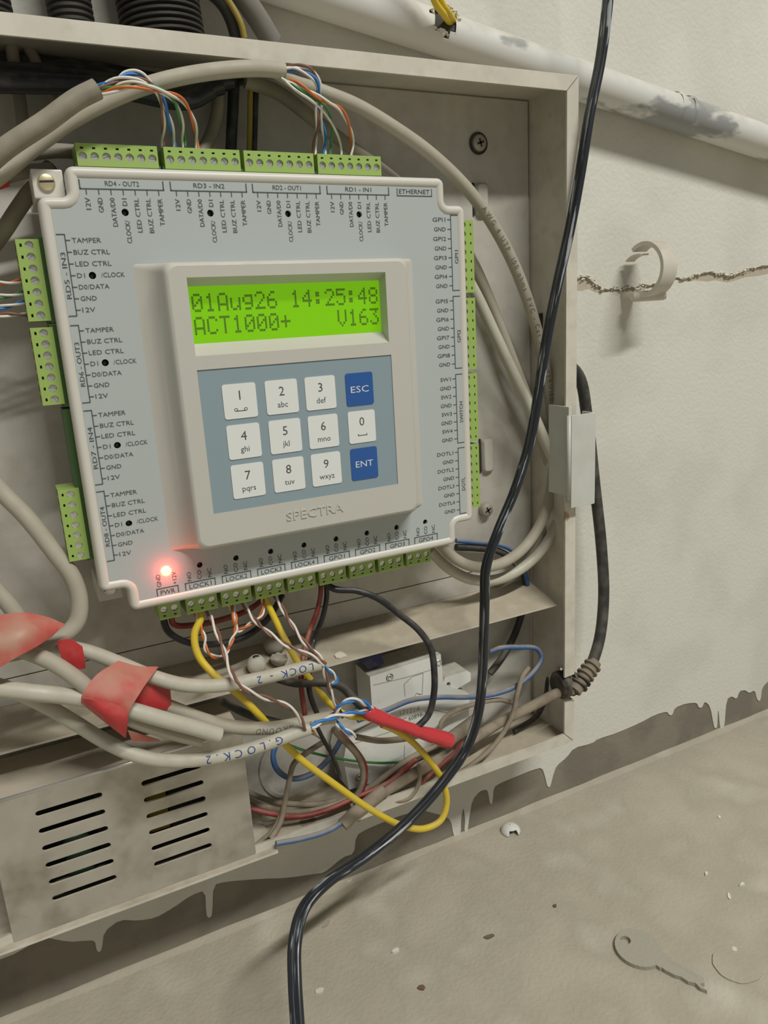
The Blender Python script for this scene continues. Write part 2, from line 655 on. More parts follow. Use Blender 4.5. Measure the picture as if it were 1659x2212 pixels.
def cable_print(name, path, r, text, start, cap, mat, parent, side, flip=False, space=1.15):
    """characters printed around the jacket of a cable along its path; side: direction the print faces"""
    L = [0.0]
    for i in range(1, len(path)):
        L.append(L[-1] + (path[i] - path[i - 1]).length)

    def pos(s):
        s = max(0.0, min(L[-1] - 1e-6, s))
        j = 0
        while L[j + 1] < s:
            j += 1
        t = (s - L[j]) / (L[j + 1] - L[j])
        tang = (path[min(j + 2, len(path) - 1)] - path[max(j - 1, 0)]).normalized()
        return path[j].lerp(path[j + 1], t), tang
    k = cap / 0.7
    V, Fc = [], []
    s = start
    chars = text[::-1] if flip else text
    for ch in chars:
        if ch == ' ':
            s += cap * 0.75
            continue
        tv, tf, x0, x1 = fine_shape(ch)
        w = (x1 - x0) * k
        n = len(V)
        for (x, y) in tv:
            lx = (x - x0) * k
            if flip:
                p, tg = pos(s + w - lx)
            else:
                p, tg = pos(s + lx)
            nn = (side - tg * side.dot(tg)).normalized()
            bb = tg.cross(nn)
            if flip:
                h = (y * k - cap / 2)
            else:
                h = -(y * k - cap / 2)
            ang = h / r
            V.append(p + nn * (math.cos(ang) * (r + 0.00008)) + bb * (math.sin(ang) * (r + 0.00008)))
        Fc += [tuple(i + n for i in f) for f in tf]
        s += w + cap * 0.25 * space
    return obj(name, (V, Fc), mat, parent, smooth=False)

# ================================================================== THE SETTING
wall = obj('wall_back', box(-1.6, 2.2, 0.0, 0.12, -0.02, 2.5), 'cement', smooth=False)
tag(wall, 'white painted plaster wall with drips over bare grey cement at its foot', kind='structure')
floor = obj('floor', box(-1.6, 2.2, -2.6, 0.12, -0.06, 0.0), 'floor', smooth=False)
tag(floor, 'dusty beige grey concrete floor with scuffs', kind='structure')

crack_px = [(1190, 596), (1244, 599), (1256, 598), (1266, 599), (1273, 606), (1280, 613), (1290, 618), (1297, 622), (1310, 626), (1320, 619), (1335, 624),
            (1350, 616), (1368, 622), (1382, 613), (1400, 617), (1420, 606), (1440, 604), (1460, 599), (1468, 603), (1479, 601), (1487, 597), (1496, 591),
            (1508, 592), (1520, 588), (1532, 587), (1545, 592), (1557, 590), (1568, 595), (1578, 592), (1587, 588), (1600, 585), (1615, 580), (1630, 578),
            (1643, 574), (1659, 573), (1690, 565), (1720, 568)]
crack = [(at(u, v, 0).x, at(u, v, 0).z) for u, v in crack_px]
crack = [(-1.6, crack[0][1] + 0.004), (0.0, crack[0][1])] + crack + [(0.9, crack[-1][1] + 0.01), (2.2, crack[-1][1])]
drip_px = [(1720, 1452), (1690, 1466), (1675, 1462), (1659, 1470), (1645, 1484), (1642, 1510), (1638, 1514), (1634, 1510), (1629, 1490), (1616, 1497), (1609, 1490), (1596, 1492), (1590, 1510),
           (1579, 1503), (1568, 1510), (1563, 1572), (1558, 1576), (1554, 1572), (1550, 1525), (1548, 1570), (1544, 1573), (1541, 1569), (1533, 1525), (1521, 1514),
           (1515, 1528), (1508, 1528), (1504, 1517), (1480, 1519), (1456, 1528), (1451, 1544), (1444, 1544), (1440, 1536), (1414, 1543), (1381, 1561),
           (1333, 1582), (1289, 1596), (1278, 1605), (1238, 1615), (1223, 1635), (1201, 1653), (1194, 1672), (1188, 1697), (1184, 1700), (1181, 1697), (1177, 1679), (1170, 1657),
           (1150, 1662), (1120, 1674), (1080, 1690), (1065, 1700), (1063, 1731), (1060, 1737), (1057, 1731), (1054, 1712), (1050, 1704), (1035, 1708), (1019, 1727),
           (1013, 1762), (1009, 1795), (1002, 1798), (1004, 1766), (1000, 1741), (995, 1766), (994, 1802), (986, 1808), (979, 1806), (973, 1770), (955, 1760), (930, 1754), (907, 1748), (850, 1765),
           (790, 1790), (768, 1804), (764, 1843), (740, 1850), (707, 1878), (693, 1885), (687, 1885), (620, 1895), (560, 1897), (486, 1903), (460, 1910), (458, 1975), (451, 1982), (445, 1975),
           (443, 1921), (411, 1933), (374, 1959), (336, 1981), (299, 1987), (258, 1985), (224, 2011), (220, 2048), (214, 2056), (208, 2050), (205, 2030), (187, 2030), (149, 2033), (93, 2022), (37, 2056),
           (0, 2071), (-60, 2090), (-120, 2130)]
drip = [(at(u, v, 0).x, at(u, v, 0).z) for u, v in drip_px]
drip = [(2.2, drip[0][1] + 0.03), (0.9, drip[0][1] + 0.012)] + drip + [(-0.4, drip[-1][1] - 0.004), (-1.6, drip[-1][1])]


def wall_conv(a, b, d):
    return Vector((a, d, b))


def soften(poly, n=1):
    for _ in range(n):
        out = []
        for i in range(len(poly) - 1):
            p, q = poly[i], poly[i + 1]
            out += [(p[0] * .78 + q[0] * .22, p[1] * .78 + q[1] * .22), (p[0] * .22 + q[0] * .78, p[1] * .22 + q[1] * .78)]
        poly = [poly[0]] + out + [poly[-1]]
    return poly


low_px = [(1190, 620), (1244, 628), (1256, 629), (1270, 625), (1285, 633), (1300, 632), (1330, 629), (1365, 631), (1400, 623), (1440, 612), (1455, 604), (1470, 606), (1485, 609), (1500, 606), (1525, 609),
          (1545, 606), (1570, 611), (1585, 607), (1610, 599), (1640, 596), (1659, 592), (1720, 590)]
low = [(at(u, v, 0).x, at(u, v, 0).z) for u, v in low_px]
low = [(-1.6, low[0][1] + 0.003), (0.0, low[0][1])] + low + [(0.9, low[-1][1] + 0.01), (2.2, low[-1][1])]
obj('tan_strip', fixn(plate([(a, b + .001) for a, b in crack] + [(a, b - .001) for a, b in reversed(low)], [], wall_conv, -0.0003, 0.0)), 'tan', wall, smooth=False)  # tan strip between the broken plaster edge and the paint below
coat = low + soften(drip)
obj('paint_coat', fixn(plate(coat, [], wall_conv, -0.0006, 0.0)), 'wall', wall, smooth=False)
up = crack + [(2.2, 2.5), (-1.6, 2.5)]
obj('upper_plaster_coat', fixn(plate(up, [], wall_conv, -0.0018, 0.0)), 'wall', wall, smooth=False)
# crumbled lumps along the broken plaster edge
mb = MB()
for i in range(150):
    t = random.random()
    k = 3 + t * (len(crack) - 8)
    i0 = int(k)
    fr_ = k - i0
    cx = crack[i0][0] * (1 - fr_) + crack[i0 + 1][0] * fr_
    cz = crack[i0][1] * (1 - fr_) + crack[i0 + 1][1] * fr_
    wide = 0.0035 if cx < 0.33 else 0.0016
    s_ = random.uniform(0.0005, 0.0013)
    c_ = Vector((cx + random.uniform(-.002, .002), -0.0012 - random.random() * 0.0010, cz + random.uniform(-0.5, 0.35) * wide))
    vs = [c_ + Vector((random.uniform(.6, 1.2) * a_ * s_ * 1.3, random.uniform(.5, 1.0) * b_ * s_ * .8, random.uniform(.5, 1.1) * d_ * s_))
          for a_, b_, d_ in ((1, 0, 0), (-1, 0, 0), (0, 1, 0), (0, -1, 0), (0, 0, 1), (0, 0, -1))]
    mb.add((vs, [(0, 3, 4), (3, 1, 4), (1, 2, 4), (2, 0, 4), (3, 0, 5), (1, 3, 5), (2, 1, 5), (0, 2, 5)]))
o = obj('crumbled_edge', mb.get(), 'crumb', wall, smooth=False)
o['kind'] = 'stuff'
# mortar fillet in the corner of wall and floor
mb = MB()
xs = [(-0.35 + 1.3 * i / 90) for i in range(91)]
V, Fc = [], []
for i, x in enumerate(xs):
    h = 0.0012 + 0.0010 * math.sin(i * 1.7) * random.random()
    V += [(x, 0.0005, 0.001 + h * .6), (x, -0.0015 - h * .5, 0.0004 + h * .25), (x, -0.003 - h, 0.00002)]
for i in range(90):
    for k in range(2):
        Fc.append((i * 3 + k, (i + 1) * 3 + k, (i + 1) * 3 + k + 1, i * 3 + k + 1))
mort = obj('trim_1', (V, Fc), 'floor')
tag(mort, 'thin rough mortar line where wall meets floor', kind='structure')

# ================================================================== THE STEEL BOX
RX, TZ, BZ, DY = 0.2409, 0.0479 + OZ, -0.2993 + OZ, -0.0412
LX = -0.165
T = 0.0012
cab = thing('junction_box', (0.04, -0.02, BZ), 'shallow cream steel wall box with its door missing, full of wiring', 'electrical box')
YB = -0.0034
obj('back_panel', box(LX, RX, YB - 0.0006, YB, BZ, TZ), 'back', cab, smooth=False)
obj('top_panel', box(LX, RX, DY + T, YB, TZ - T, TZ), 'cream', cab, smooth=False)
# right side with the notch the power cord passes through
nt_z = at(1216, 1492, DY).z
side_out = [(DY + T, BZ), (YB, BZ), (YB, TZ), (DY + T, TZ), (DY + T, nt_z + 0.008), (DY + 0.012, nt_z + 0.008), (DY + 0.012, nt_z - 0.008), (DY + T, nt_z - 0.008)]
obj('side_panel', fixn(plate(side_out, [], lambda a, b, d: Vector((d, a, b)), RX - T, RX)), 'cream', cab, smooth=False)
obj('side_panel', box(LX, LX + T, DY + T, YB, BZ, TZ), 'cream', cab, smooth=False)
obj('bottom_panel', box(LX, RX, DY + T, YB, BZ, BZ + T), 'shelf', cab, smooth=False)
LW = 0.0068


def lip(pts):
    return fixn(plate(pts, [], lambda a, b, d: Vector((a, d, b)), DY, DY + T))


g = 0.00025
obj('rim_lip', lip([(LX, TZ), (RX - g, TZ), (RX - LW - g, TZ - LW), (LX + LW, TZ - LW)]), 'cream', cab, smooth=False)
obj('rim_lip', lip([(RX, TZ - g), (RX, nt_z + 0.008), (RX - LW, nt_z + 0.0075), (RX - LW, TZ - LW - g)]), 'cream', cab, smooth=False)
obj('rim_lip', lip([(RX, nt_z - 0.0085), (RX, BZ + g), (RX - LW, BZ + LW + g), (RX - LW, nt_z - 0.008)]), 'cream', cab, smooth=False)
obj('rim_lip', lip([(LX, BZ), (RX - g, BZ), (RX - LW - g, BZ + LW), (LX + LW, BZ + LW)]), 'cream', cab, smooth=False)
obj('rim_lip', lip([(LX, TZ - g), (LX, BZ + g), (LX + LW, BZ + LW + g), (LX + LW, TZ - LW - g)]), 'cream', cab, smooth=False)
# bend line of the back panel by the right side
obj('corner_bead', tube([Vector((RX - T - 0.0006, YB - 0.0009, BZ + T)), Vector((RX - T - 0.0006, YB - 0.0009, TZ - T))], 0.0008, 8), 'back', cab)
obj('corner_bead', tube([Vector((LX + T, YB - 0.0009, TZ - T - 0.0006)), Vector((RX - T, YB - 0.0009, TZ - T - 0.0006))], 0.0008, 8), 'back', cab)
# hinge leaf left from the missing door
h0 = at(1213, 880, DY - 0.002)
h1 = at(1280, 885, DY - 0.004)
h2 = at(1278, 1088, DY - 0.004)
hz0, hz1 = at(1228, 898, DY - 0.004).z, at(1225, 1098, DY - 0.004).z
hg = obj('hinge', box(RX - LW - 0.0015, RX - LW + 0.0005, DY - 0.004, DY + 0.012, hz1 + 0.006, h0.z, 0.0002), 'hinge', cab, smooth=False)
obj('hinge_leaf', box(RX - LW - 0.0006, RX + 0.0085, DY - 0.0052, DY - 0.0040, hz1, hz0, 0.0002), 'hinge', hg, smooth=False)
obj('hinge_knuckle', tube([Vector((RX - LW - 0.0008, DY - 0.0035, hz1 + 0.004)), Vector((RX - LW - 0.0008, DY - 0.0035, hz0))], 0.0013, 10), 'hinge', hg)
obj('hinge_fold', box(RX + 0.0072, RX + 0.0085, DY - 0.0041, DY + 0.004, hz1 + 0.012, hz0, 0.0002), 'hinge', hg, smooth=False)

# mounting plate with its bent shelf
zl = OZ - 0.1965
mp = obj('mounting_plate', box(-0.155, 0.2385, -0.0058, -0.0046, zl, TZ - 0.002, 0.0002), 'back', cab, smooth=False)
SZ = OZ - 0.2090
obj('lower_plate', box(-0.155, 0.2370, -0.0054, -0.0046, SZ, zl - 0.0006, 0.0002), 'back', cab, smooth=False)
SY0, SY1, SF = -0.0050, -0.0325, OZ - 0.2160      # back and front of the shelf, height of its front edge


def shelf_z(y):
    return SZ + (SF - SZ) * (y - SY0) / (SY1 - SY0)


sx0, sx1, sx2, st_ = -0.155, 0.2350, 0.2362, 0.0010
obj('bent_shelf', fixn(([Vector(q) for q in ((sx0, SY0, SZ), (sx1, SY0, SZ), (sx2, SY1, SF), (sx0, SY1, SF), (sx0, SY0, SZ - st_), (sx1, SY0, SZ - st_), (sx2, SY1, SF - st_), (sx0, SY1, SF - st_))],
                        [(0, 1, 2, 3), (7, 6, 5, 4), (0, 4, 5, 1), (1, 5, 6, 2), (2, 6, 7, 3), (3, 7, 4, 0)])), 'shelf', cab, smooth=False)
# pressed hanging tabs and plate screws
for (u0, v0, v1) in ((1022, 395, 466), (1036, 948, 1021)):
    a_ = at(u0, v0, -0.006)
    b_ = at(u0 + 2, v1, -0.006)
    rg = []
    for (yy, dx) in ((-0.0050, 0.0), (-0.0075, 0.0006), (-0.0085, 0.0018)):
        rg.append([Vector((p[0], yy, p[1])) for p in rrect(a_.x + 0.0005 + dx * .6, a_.x + 0.0085 - dx, b_.z + dx * .5, a_.z - dx * .5, 0.0016)])
    tb = obj('hanging_tab', loft(rg), 'back', cab, sharp=40)
    obj('tab_slot', box(a_.x - 0.0006, a_.x + 0.0004, -0.0064, -0.0050, b_.z, a_.z), 'hole', tb, smooth=False)


def pan_screw(name, c, r, mat, parent, cross=True, h=None, rot=0.0):
    h = h or r * 0.55
    prof = [(0, r), (-h * .5, r * .98), (-h * .85, r * .90), (-h, r * .76)]
    o_ = obj(name, lathe(prof, c, (0, 1, 0), 18, False, True), mat, parent)
    sl = MB()
    for k in range(2 if cross else 1):
        w = rot + k * math.pi / 2
        dx = Vector((math.cos(w), 0, math.sin(w)))
        dz = Vector((-math.sin(w), 0, math.cos(w)))
        L_, b_ = r * (.5 if cross else .80), r * .12
        y_ = -h - 0.00005
        ps = [c + dx * (sx * L_) + dz * (sz * b_) + Vector((0, y_, 0)) for sx, sz in ((-1, -1), (1, -1), (1, 1), (-1, 1))]
        sl.add((ps, [(0, 1, 2, 3)]))
    obj('screw_slot', sl.get(), 'hole', o_, smooth=False)
    return o_


pan_screw('plate_screw', at(1033, 310, -0.0062), 0.0040, 'oldscrew', cab, rot=.3)
pan_screw('plate_screw', at(1047, 1100, -0.0062), 0.0040, 'oldscrew', cab, h=.0035, rot=.5)
obj('screw_washer', lathe([(0, .0052), (-.0006, .0052)], at(1033, 310, -0.0062), (0, 1, 0), 18), 'blackdust', cab)
# round knock-out pressed in the back and one in the floor of the box
kc = at(640, 1650, -0.005)
obj('knockout', lathe([(0, .0205), (-.0012, .0200), (-.0012, .0182), (-.0003, .0176)], Vector((kc.x, YB - .0006, kc.z)), (0, 1, 0), 40, False, True), 'back', cab, sharp=40)
kf = atz(665, 1775, BZ + T)
obj('floor_knockout', lathe([(0, .0042), (.0004, .0040), (.0004, .0034), (.0001, .0032)], Vector((kf.x, kf.y, BZ + T)), (0, 0, 1), 24, False, True), 'dusty', cab, sharp=40)

# ================================================================== THE CONTROLLER
PW, PH = 170.0, 162.2
YP = -0.052
ctl = thing('access_controller', (0.085, -0.03, OZ - 0.1622), 'white access control panel with green display, keypad and green terminals on its edges', 'control panel')
NT = 10.0
CORN = [(NT, 0, 1), (PW - NT, 0, 1), (PW - NT, -NT - .8, -1), (PW, -NT - .8, 1), (PW, -PH + NT, 1), (PW - NT, -PH + NT, -1), (PW - NT, -PH, 1),
        (NT, -PH, 1), (NT, -PH + NT, -1), (0, -PH + NT, 1), (0, -NT, 1), (NT, -NT, -1)]


def outline(inset, rc=3.0, n=5):
    """notched panel outline inset by a distance, clockwise from the top left"""
    m = len(CORN)
    out = []
    for i in range(m):
        x, z, cv = CORN[i]
        px_, pz_, _ = CORN[i - 1]
        nx_, nz_, _ = CORN[(i + 1) % m]
        d0 = Vector((x - px_, z - pz_)).normalized()
        d1 = Vector((nx_ - x, nz_ - z)).normalized()
        # inner normal of a clockwise loop is to the right of travel
        n0 = Vector((d0.y, -d0.x))
        n1 = Vector((d1.y, -d1.x))
        P_ = Vector((x, z)) + (n0 + n1) * inset
        r = max(0.25, rc - inset) if cv > 0 else rc * .6 + inset
        c = P_ - d0 * r + d1 * r
        for k in range(n):
            t = k / (n - 1) * math.pi / 2
            v = c + d0 * (r * math.sin(t)) - d1 * (r * math.cos(t))
            out.append((v.x, v.y))
    return out


rings = []
for ins, y in ((0.6, -0.040), (0.15, -0.0445), (0.0, -0.0485), (0.25, -0.0502), (0.8, -0.0513), (1.7, -0.0518), (2.7, -0.0517), (3.5, -0.0513), (4.0, -0.0507)):
    rings.append([mm(a, b, y) for a, b in outline(ins)])
obj('cover_frame', loft(rings, False, False), 'shell', ctl, sharp=50)
# inner body behind the cover
obj('base_body', fixn(plate([(a, b) for a, b in outline(2.2)], [], lambda a, b, d: mm(a, b, d), -0.042, -0.0125)), 'shell', ctl, smooth=False)
# label sheet with the indicator holes
TOPX = [(14.0, 42.6), (44.8, 73.3), (75.4, 103.2), (105.8, 133.5)]
LEFTZ = [(-22.2, -49.4), (-52.6, -79.8), (-82.7, -110.2), (-112.9, -140.1)]
RIGHTZ = [(-14.9, -46.0), (-48.5, -79.8), (-82.5, -113.8), (-116.2, -147.7)]
BOTX = [(20.7, 29.3)] + [(31.9 + 15.08 * i, 44.3 + 15.08 * i) for i in range(8)]
led_c = [(28.1 + 30.45 * i, -14.9, 1.25) for i in range(4)] + [(14.1, -35.9 - 30.3 * i, 1.25) for i in range(4)]
bot_c = [(25.4, -148.3, 2.1)] + [(38.8 + 14.98 * i, -148.5, 1.2) for i in range(8)]
holes = [circle(x, z, r) for x, z, r in led_c + bot_c]
obj('label_sheet', fixn(plate(outline(3.95), holes, lambda a, b, d: mm(a, b, d), -0.0509, -0.0496)), 'label', ctl, smooth=False)
obj('hole_backing', box(.0122, .158, -0.0486, -0.0480, OZ - .1512, OZ - .0122), 'hole', ctl, smooth=False)  # black sheet added behind the indicator holes to make them dark
for i, (x, z, r) in enumerate(led_c + bot_c):
    if i == len(led_c):
        continue
    obj('indicator_led', lathe([(0, r * .0009), (-.0006, r * .0008), (-.0009, r * .0003)], mm(x, z, -0.0486), (0, 1, 0), 12, False, True),
        'ledred' if i == len(led_c) + 1 else 'ledoff', ctl)
pl = mm(25.4, -148.3, -0.0488)
led = obj('power_led', lathe([(0, .0019), (-.0014, .0019), (-.0026, .0016), (-.0032, .0008)], pl, (0, 1, 0), 20, False, True), 'led', ctl)
led['label'] = 'lit red power light'
pd = bpy.data.lights.new('power_led_glow', 'POINT')
pd.energy = 0.0034
pd.color = (1.0, 0.06, 0.05)
pd.shadow_soft_size = 0.0015
po = bpy.data.objects.new('power_led_glow', pd)
COL.objects.link(po)
po.location = pl + Vector((0, -0.0055, 0))

# corner ears with mounting screws
for (x0, x1, z0, z1, sx, sz, mt) in ((-0.3, 9.8, -9.9, -0.4, 4.2, -4.6, 'brass'), (160.2, 169.6, -10.6, -0.8, 165, -5.5, 'screw'),
                                     (0.3, 9.8, -162, -152.4, 5, -157, 'screw'), (160.2, 169.6, -161.8, -152.4, 165, -157, 'screw')):
    yb = -0.0455 if sx < 5 and sz > -20 else -0.032
    e = obj('mounting_ear', box(x0 / 1000, x1 / 1000, yb, -0.0125, OZ + z0 / 1000, OZ + z1 / 1000, .0006), 'shell', ctl, smooth=False)
    pan_screw('ear_screw', mm(sx, sz, yb), 0.0029, mt, e, cross=False, h=.0013, rot=.05)


for sx, sz in ((20, -20), (150, -20), (20, -142), (150, -142)):
    obj('standoff', lathe([(-.0064, .004), (0, .004)], mm(sx, sz, -0.0061), (0, 1, 0), 14), 'shell', ctl, sharp=40)


# ---- printed legends
def lab(a, b):
    return mm(a, b, -0.05105)


LT = 0.32
TOPN = ['RD4 - OUT2', 'RD3 - IN2', 'RD2 - OUT1', 'RD1 - IN1']
for (x0, x1), nm in zip(TOPX, TOPN):
    p = Print(lab)
    p.quad(x0, -7.55, x1, -7.2)
    p.quad(x0, -7.5, x0 + .4, -4.4)
    p.quad(x1 - .4, -7.5, x1, -4.4)
    p.text(nm, (x0 + x1) / 2, -6.3, 1.6, align='C', width=11.5)
    st = (x1 - x0) / 7
    for k, s_ in enumerate(['12V', 'GND', 'DATA/D0', 'CLOCK/', 'LED CTRL', 'BUZ CTRL', 'TAMPER']):
        cx = x0 + st * (k + .5)
        p.quad(cx - .17, -9.2, cx + .17, -7.5)
        wid = {'12V': 3.9, 'GND': 4.8, 'DATA/D0': 9.4, 'CLOCK/': 7.6, 'LED CTRL': 11.4, 'BUZ CTRL': 11.6, 'TAMPER': 9.2}[s_]
        if k == 3:
            p.text('D1', cx + .85, -12.7, 1.65, rot=90, align='L', width=2.4)
            p.text(s_, cx + .85, -17.6 - wid, 1.65, rot=90, align='L', width=wid)
        else:
            p.text(s_, cx + .85, -10.2 - wid, 1.65, rot=90, align='L', width=wid)
    obj('terminal_legend', p.get(), 'print', ctl, smooth=False)
p = Print(lab)
p.quad(137.1, -7.7, 153.8, -7.35)
p.quad(137.1, -7.6, 137.4, -4.6)
p.quad(153.5, -7.6, 153.8, -4.6)
p.text('ETHERNET', 145.4, -6.7, 1.75, align='C', width=14.6)
obj('terminal_legend', p.get(), 'print', ctl, smooth=False)
for (z0, z1), nm in zip(LEFTZ, ['RD5 - IN3', 'RD6 - OUT3', 'RD7 - IN4', 'RD8 - OUT4']):
    p = Print(lab)
    p.quad(6.75, z1, 7.1, z0)
    p.quad(4.2, z0 - .17, 7.0, z0 + .17)
    p.quad(4.2, z1 - .17, 7.0, z1 + .17)
    p.text(nm, 6.2, (z0 + z1) / 2, 1.6, rot=90, align='C', width=15.5)
    st = (z1 - z0) / 7
    for k, s_ in enumerate(['TAMPER', 'BUZ CTRL', 'LED CTRL', 'D1', 'D0/DATA', 'GND', '12V']):
        cz = z0 + st * (k + .5)
        p.quad(7.0, cz - .16, 8.5, cz + .16)
        wid = {'TAMPER': 9.6, 'BUZ CTRL': 12.0, 'LED CTRL': 12.0, 'D1': 2.6, 'D0/DATA': 10.2, 'GND': 5.4, '12V': 4.4}[s_]
        p.text(s_, 9.0, cz - .8, 1.6, width=wid)
        if k == 3:
            p.text('/CLOCK', 17.0, cz - .8, 1.6, width=8.0)
    obj('terminal_legend', p.get(), 'print', ctl, smooth=False)
RN = [('GPI1', ['GPI1', 'GND', 'GPI2', 'GND', 'GPI3', 'GND', 'GPI4', 'GND']), ('GPI2', ['GPI5', 'GND', 'GPI6', 'GND', 'GPI7', 'GND', 'GPI8', 'GND']),
      ('SWITCH', ['SW1', 'GND', 'SW2', 'GND', 'SW3', 'GND', 'SW4', 'GND']), ('DOTL', ['DOTL1', 'GND', 'DOTL2', 'GND', 'DOTL3', 'GND', 'DOTL4', 'GND'])]
for (z0, z1), (nm, ls) in zip(RIGHTZ, RN):
    p = Print(lab)
    p.quad(162.45, z1, 162.8, z0)
    p.quad(162.5, z0 - .16, 166.2, z0 + .16)
    p.quad(162.5, z1 - .16, 166.2, z1 + .16)
    p.text(nm, 165.9, z0 + (z1 - z0) * .55, 1.7, rot=90, align='C', width={'GPI1': 5.6, 'GPI2': 5.6, 'SWITCH': 9.6, 'DOTL': 6.3}[nm])
    st = (z1 - z0) / 8
    for k, s_ in enumerate(ls):
        cz = z0 + st * (k + .47)
        p.quad(160.9, cz - .15, 162.5, cz + .15)
        p.text(s_, 160.0, cz - .8, 1.65, align='R', width={'GPI': 6.4, 'GND': 5.8, 'SW': 5.4, 'DOT': 8.6}[s_[:2] if s_[0] == 'S' else s_[:3]])
    obj('terminal_legend', p.get(), 'print', ctl, smooth=False)
for i, (x0, x1) in enumerate(BOTX):
    nm = (['PWR'] + ['LOCK%d' % k for k in (1, 2, 3, 4)] + ['GPO%d' % k for k in (1, 2, 3, 4)])[i]
    p = Print(lab)
    p.quad(x0, -155.2, x1, -154.85)
    p.quad(x0, -158.0, x0 + .35, -155)
    p.quad(x1 - .35, -158.0, x1, -155)
    p.text(nm, (x0 + x1) / 2, -157.7, 1.9, align='C', width={'P': 5.6, 'L': 9.0, 'G': 7.6}[nm[0]])
    ls = ['GND', '+12V'] if i == 0 else ['NO', 'CO', 'NC']
    for k, s_ in enumerate(ls):
        cx = x0 + (x1 - x0) * (k + .5) / len(ls) + (0 if i else (-.8 if k == 0 else 1.0))
        p.text(s_, cx + .8, -154.3, 1.65, rot=90, align='L', width=5.2 if i == 0 else 3.8)
    obj('terminal_legend', p.get(), 'print', ctl, smooth=False)

# ---- raised bezel
YF = -0.0632
bz = []
for (y, il, it, ib) in ((-0.0507, 0, 0, 0), (-0.0522, 3.6, .1, .1), (-0.0540, 6.0, .2, .2), (-0.0570, 7.7, .35, .5), (-0.0600, 8.5, .45, .9), (-0.0620, 9.0, .6, 1.2), (-0.0628, 9.5, 1.0, 1.7), (YF, 10.3, 1.9, 2.6)):
    bz.append([mm(a, b, y) for a, b in rrect(27.6 + il, 143.2 - il, -140.4 + ib, -32.4 - it, 1.2 + il * .25, 6)])
obj('bezel_housing', loft(bz, False, False), 'bezel', ctl, sharp=45)
fo = rrect(27.6 + 10.3, 143.2 - 10.3, -140.4 + 2.6, -32.4 - 1.9, 1.2 + 10.3 * .25, 6)
lcdw = [(44.2, -65.9), (123.6, -65.9), (123.6, -38.3), (44.2, -38.3)]
kpw = [(44.0, -125.6), (124.3, -125.6), (124.3, -70.9), (44.0, -70.9)]
fv, ff = plate(fo, [lcdw, kpw], lambda a, b, d: mm(a, b, d), YF, 0, back=False)
mb = MB().add((fv, ff))
lcdi = [(45.3, -61.6), (124.0, -61.6), (124.0, -41.0), (45.3, -41.0)]
mb.add(loft([[mm(a, b, YF) for a, b in lcdw], [mm(a, b, -0.0562) for a, b in lcdi], [mm(a, b, -0.0555) for a, b in lcdi]], False, False))
mb.add(loft([[mm(a, b, YF) for a, b in kpw], [mm(a, b, YF + .0012) for a, b in kpw]], False, False))
obj('bezel_face', fixn(mb.get()), 'bezel', ctl, smooth=False)
disp = obj('display', box(.0447, .1246, -0.0560, -0.0550, OZ - .0623, OZ - .0404), 'lcd', ctl, smooth=False)
disp['label'] = 'backlit green two-line character display'
G = {'0': '01110 10001 10011 10101 11001 10001 01110', '1': '00100 01100 00100 00100 00100 00100 01110', '2': '01110 10001 00001 00010 00100 01000 11111',
     '3': '11111 00010 00100 00010 00001 10001 01110', '4': '00010 00110 01010 10010 11111 00010 00010', '5': '11111 10000 11110 00001 00001 10001 01110',
     '6': '00110 01000 10000 11110 10001 10001 01110', '8': '01110 10001 10001 01110 10001 10001 01110', 'A': '01110 10001 10001 10001 11111 10001 10001',
     'u': '00000 00000 10001 10001 10001 10011 01101', 'g': '00000 01111 10001 10001 01111 00001 01110', ':': '00000 01100 01100 00000 01100 01100 00000',
     'C': '01110 10001 10000 10000 10000 10001 01110', 'T': '11111 00100 00100 00100 00100 00100 00100', '+': '00000 00100 00100 11111 00100 00100 00000',
     'V': '10001 10001 10001 10001 10001 01010 00100'}
for c0, line, zt in ((0, '01Aug26', -43.6), (8, '14:25:48', -43.6), (0, 'ACT1000+', -51.9), (12, 'V163', -51.9)):
    p = Print(lambda a, b: mm(a, b, -0.05605))
    for c, ch in enumerate(line):
        for r_, bits in enumerate(G[ch].split()):
            for k, b_ in enumerate(bits):
                if b_ == '1':
                    x = 46.6 + (c + c0) * 4.83 + k * .80
                    z = zt - r_ * .94
                    p.quad(x, z - .90, x + .74, z - .03)
    obj('display_characters', p.get(), 'lcdink', disp, smooth=False)
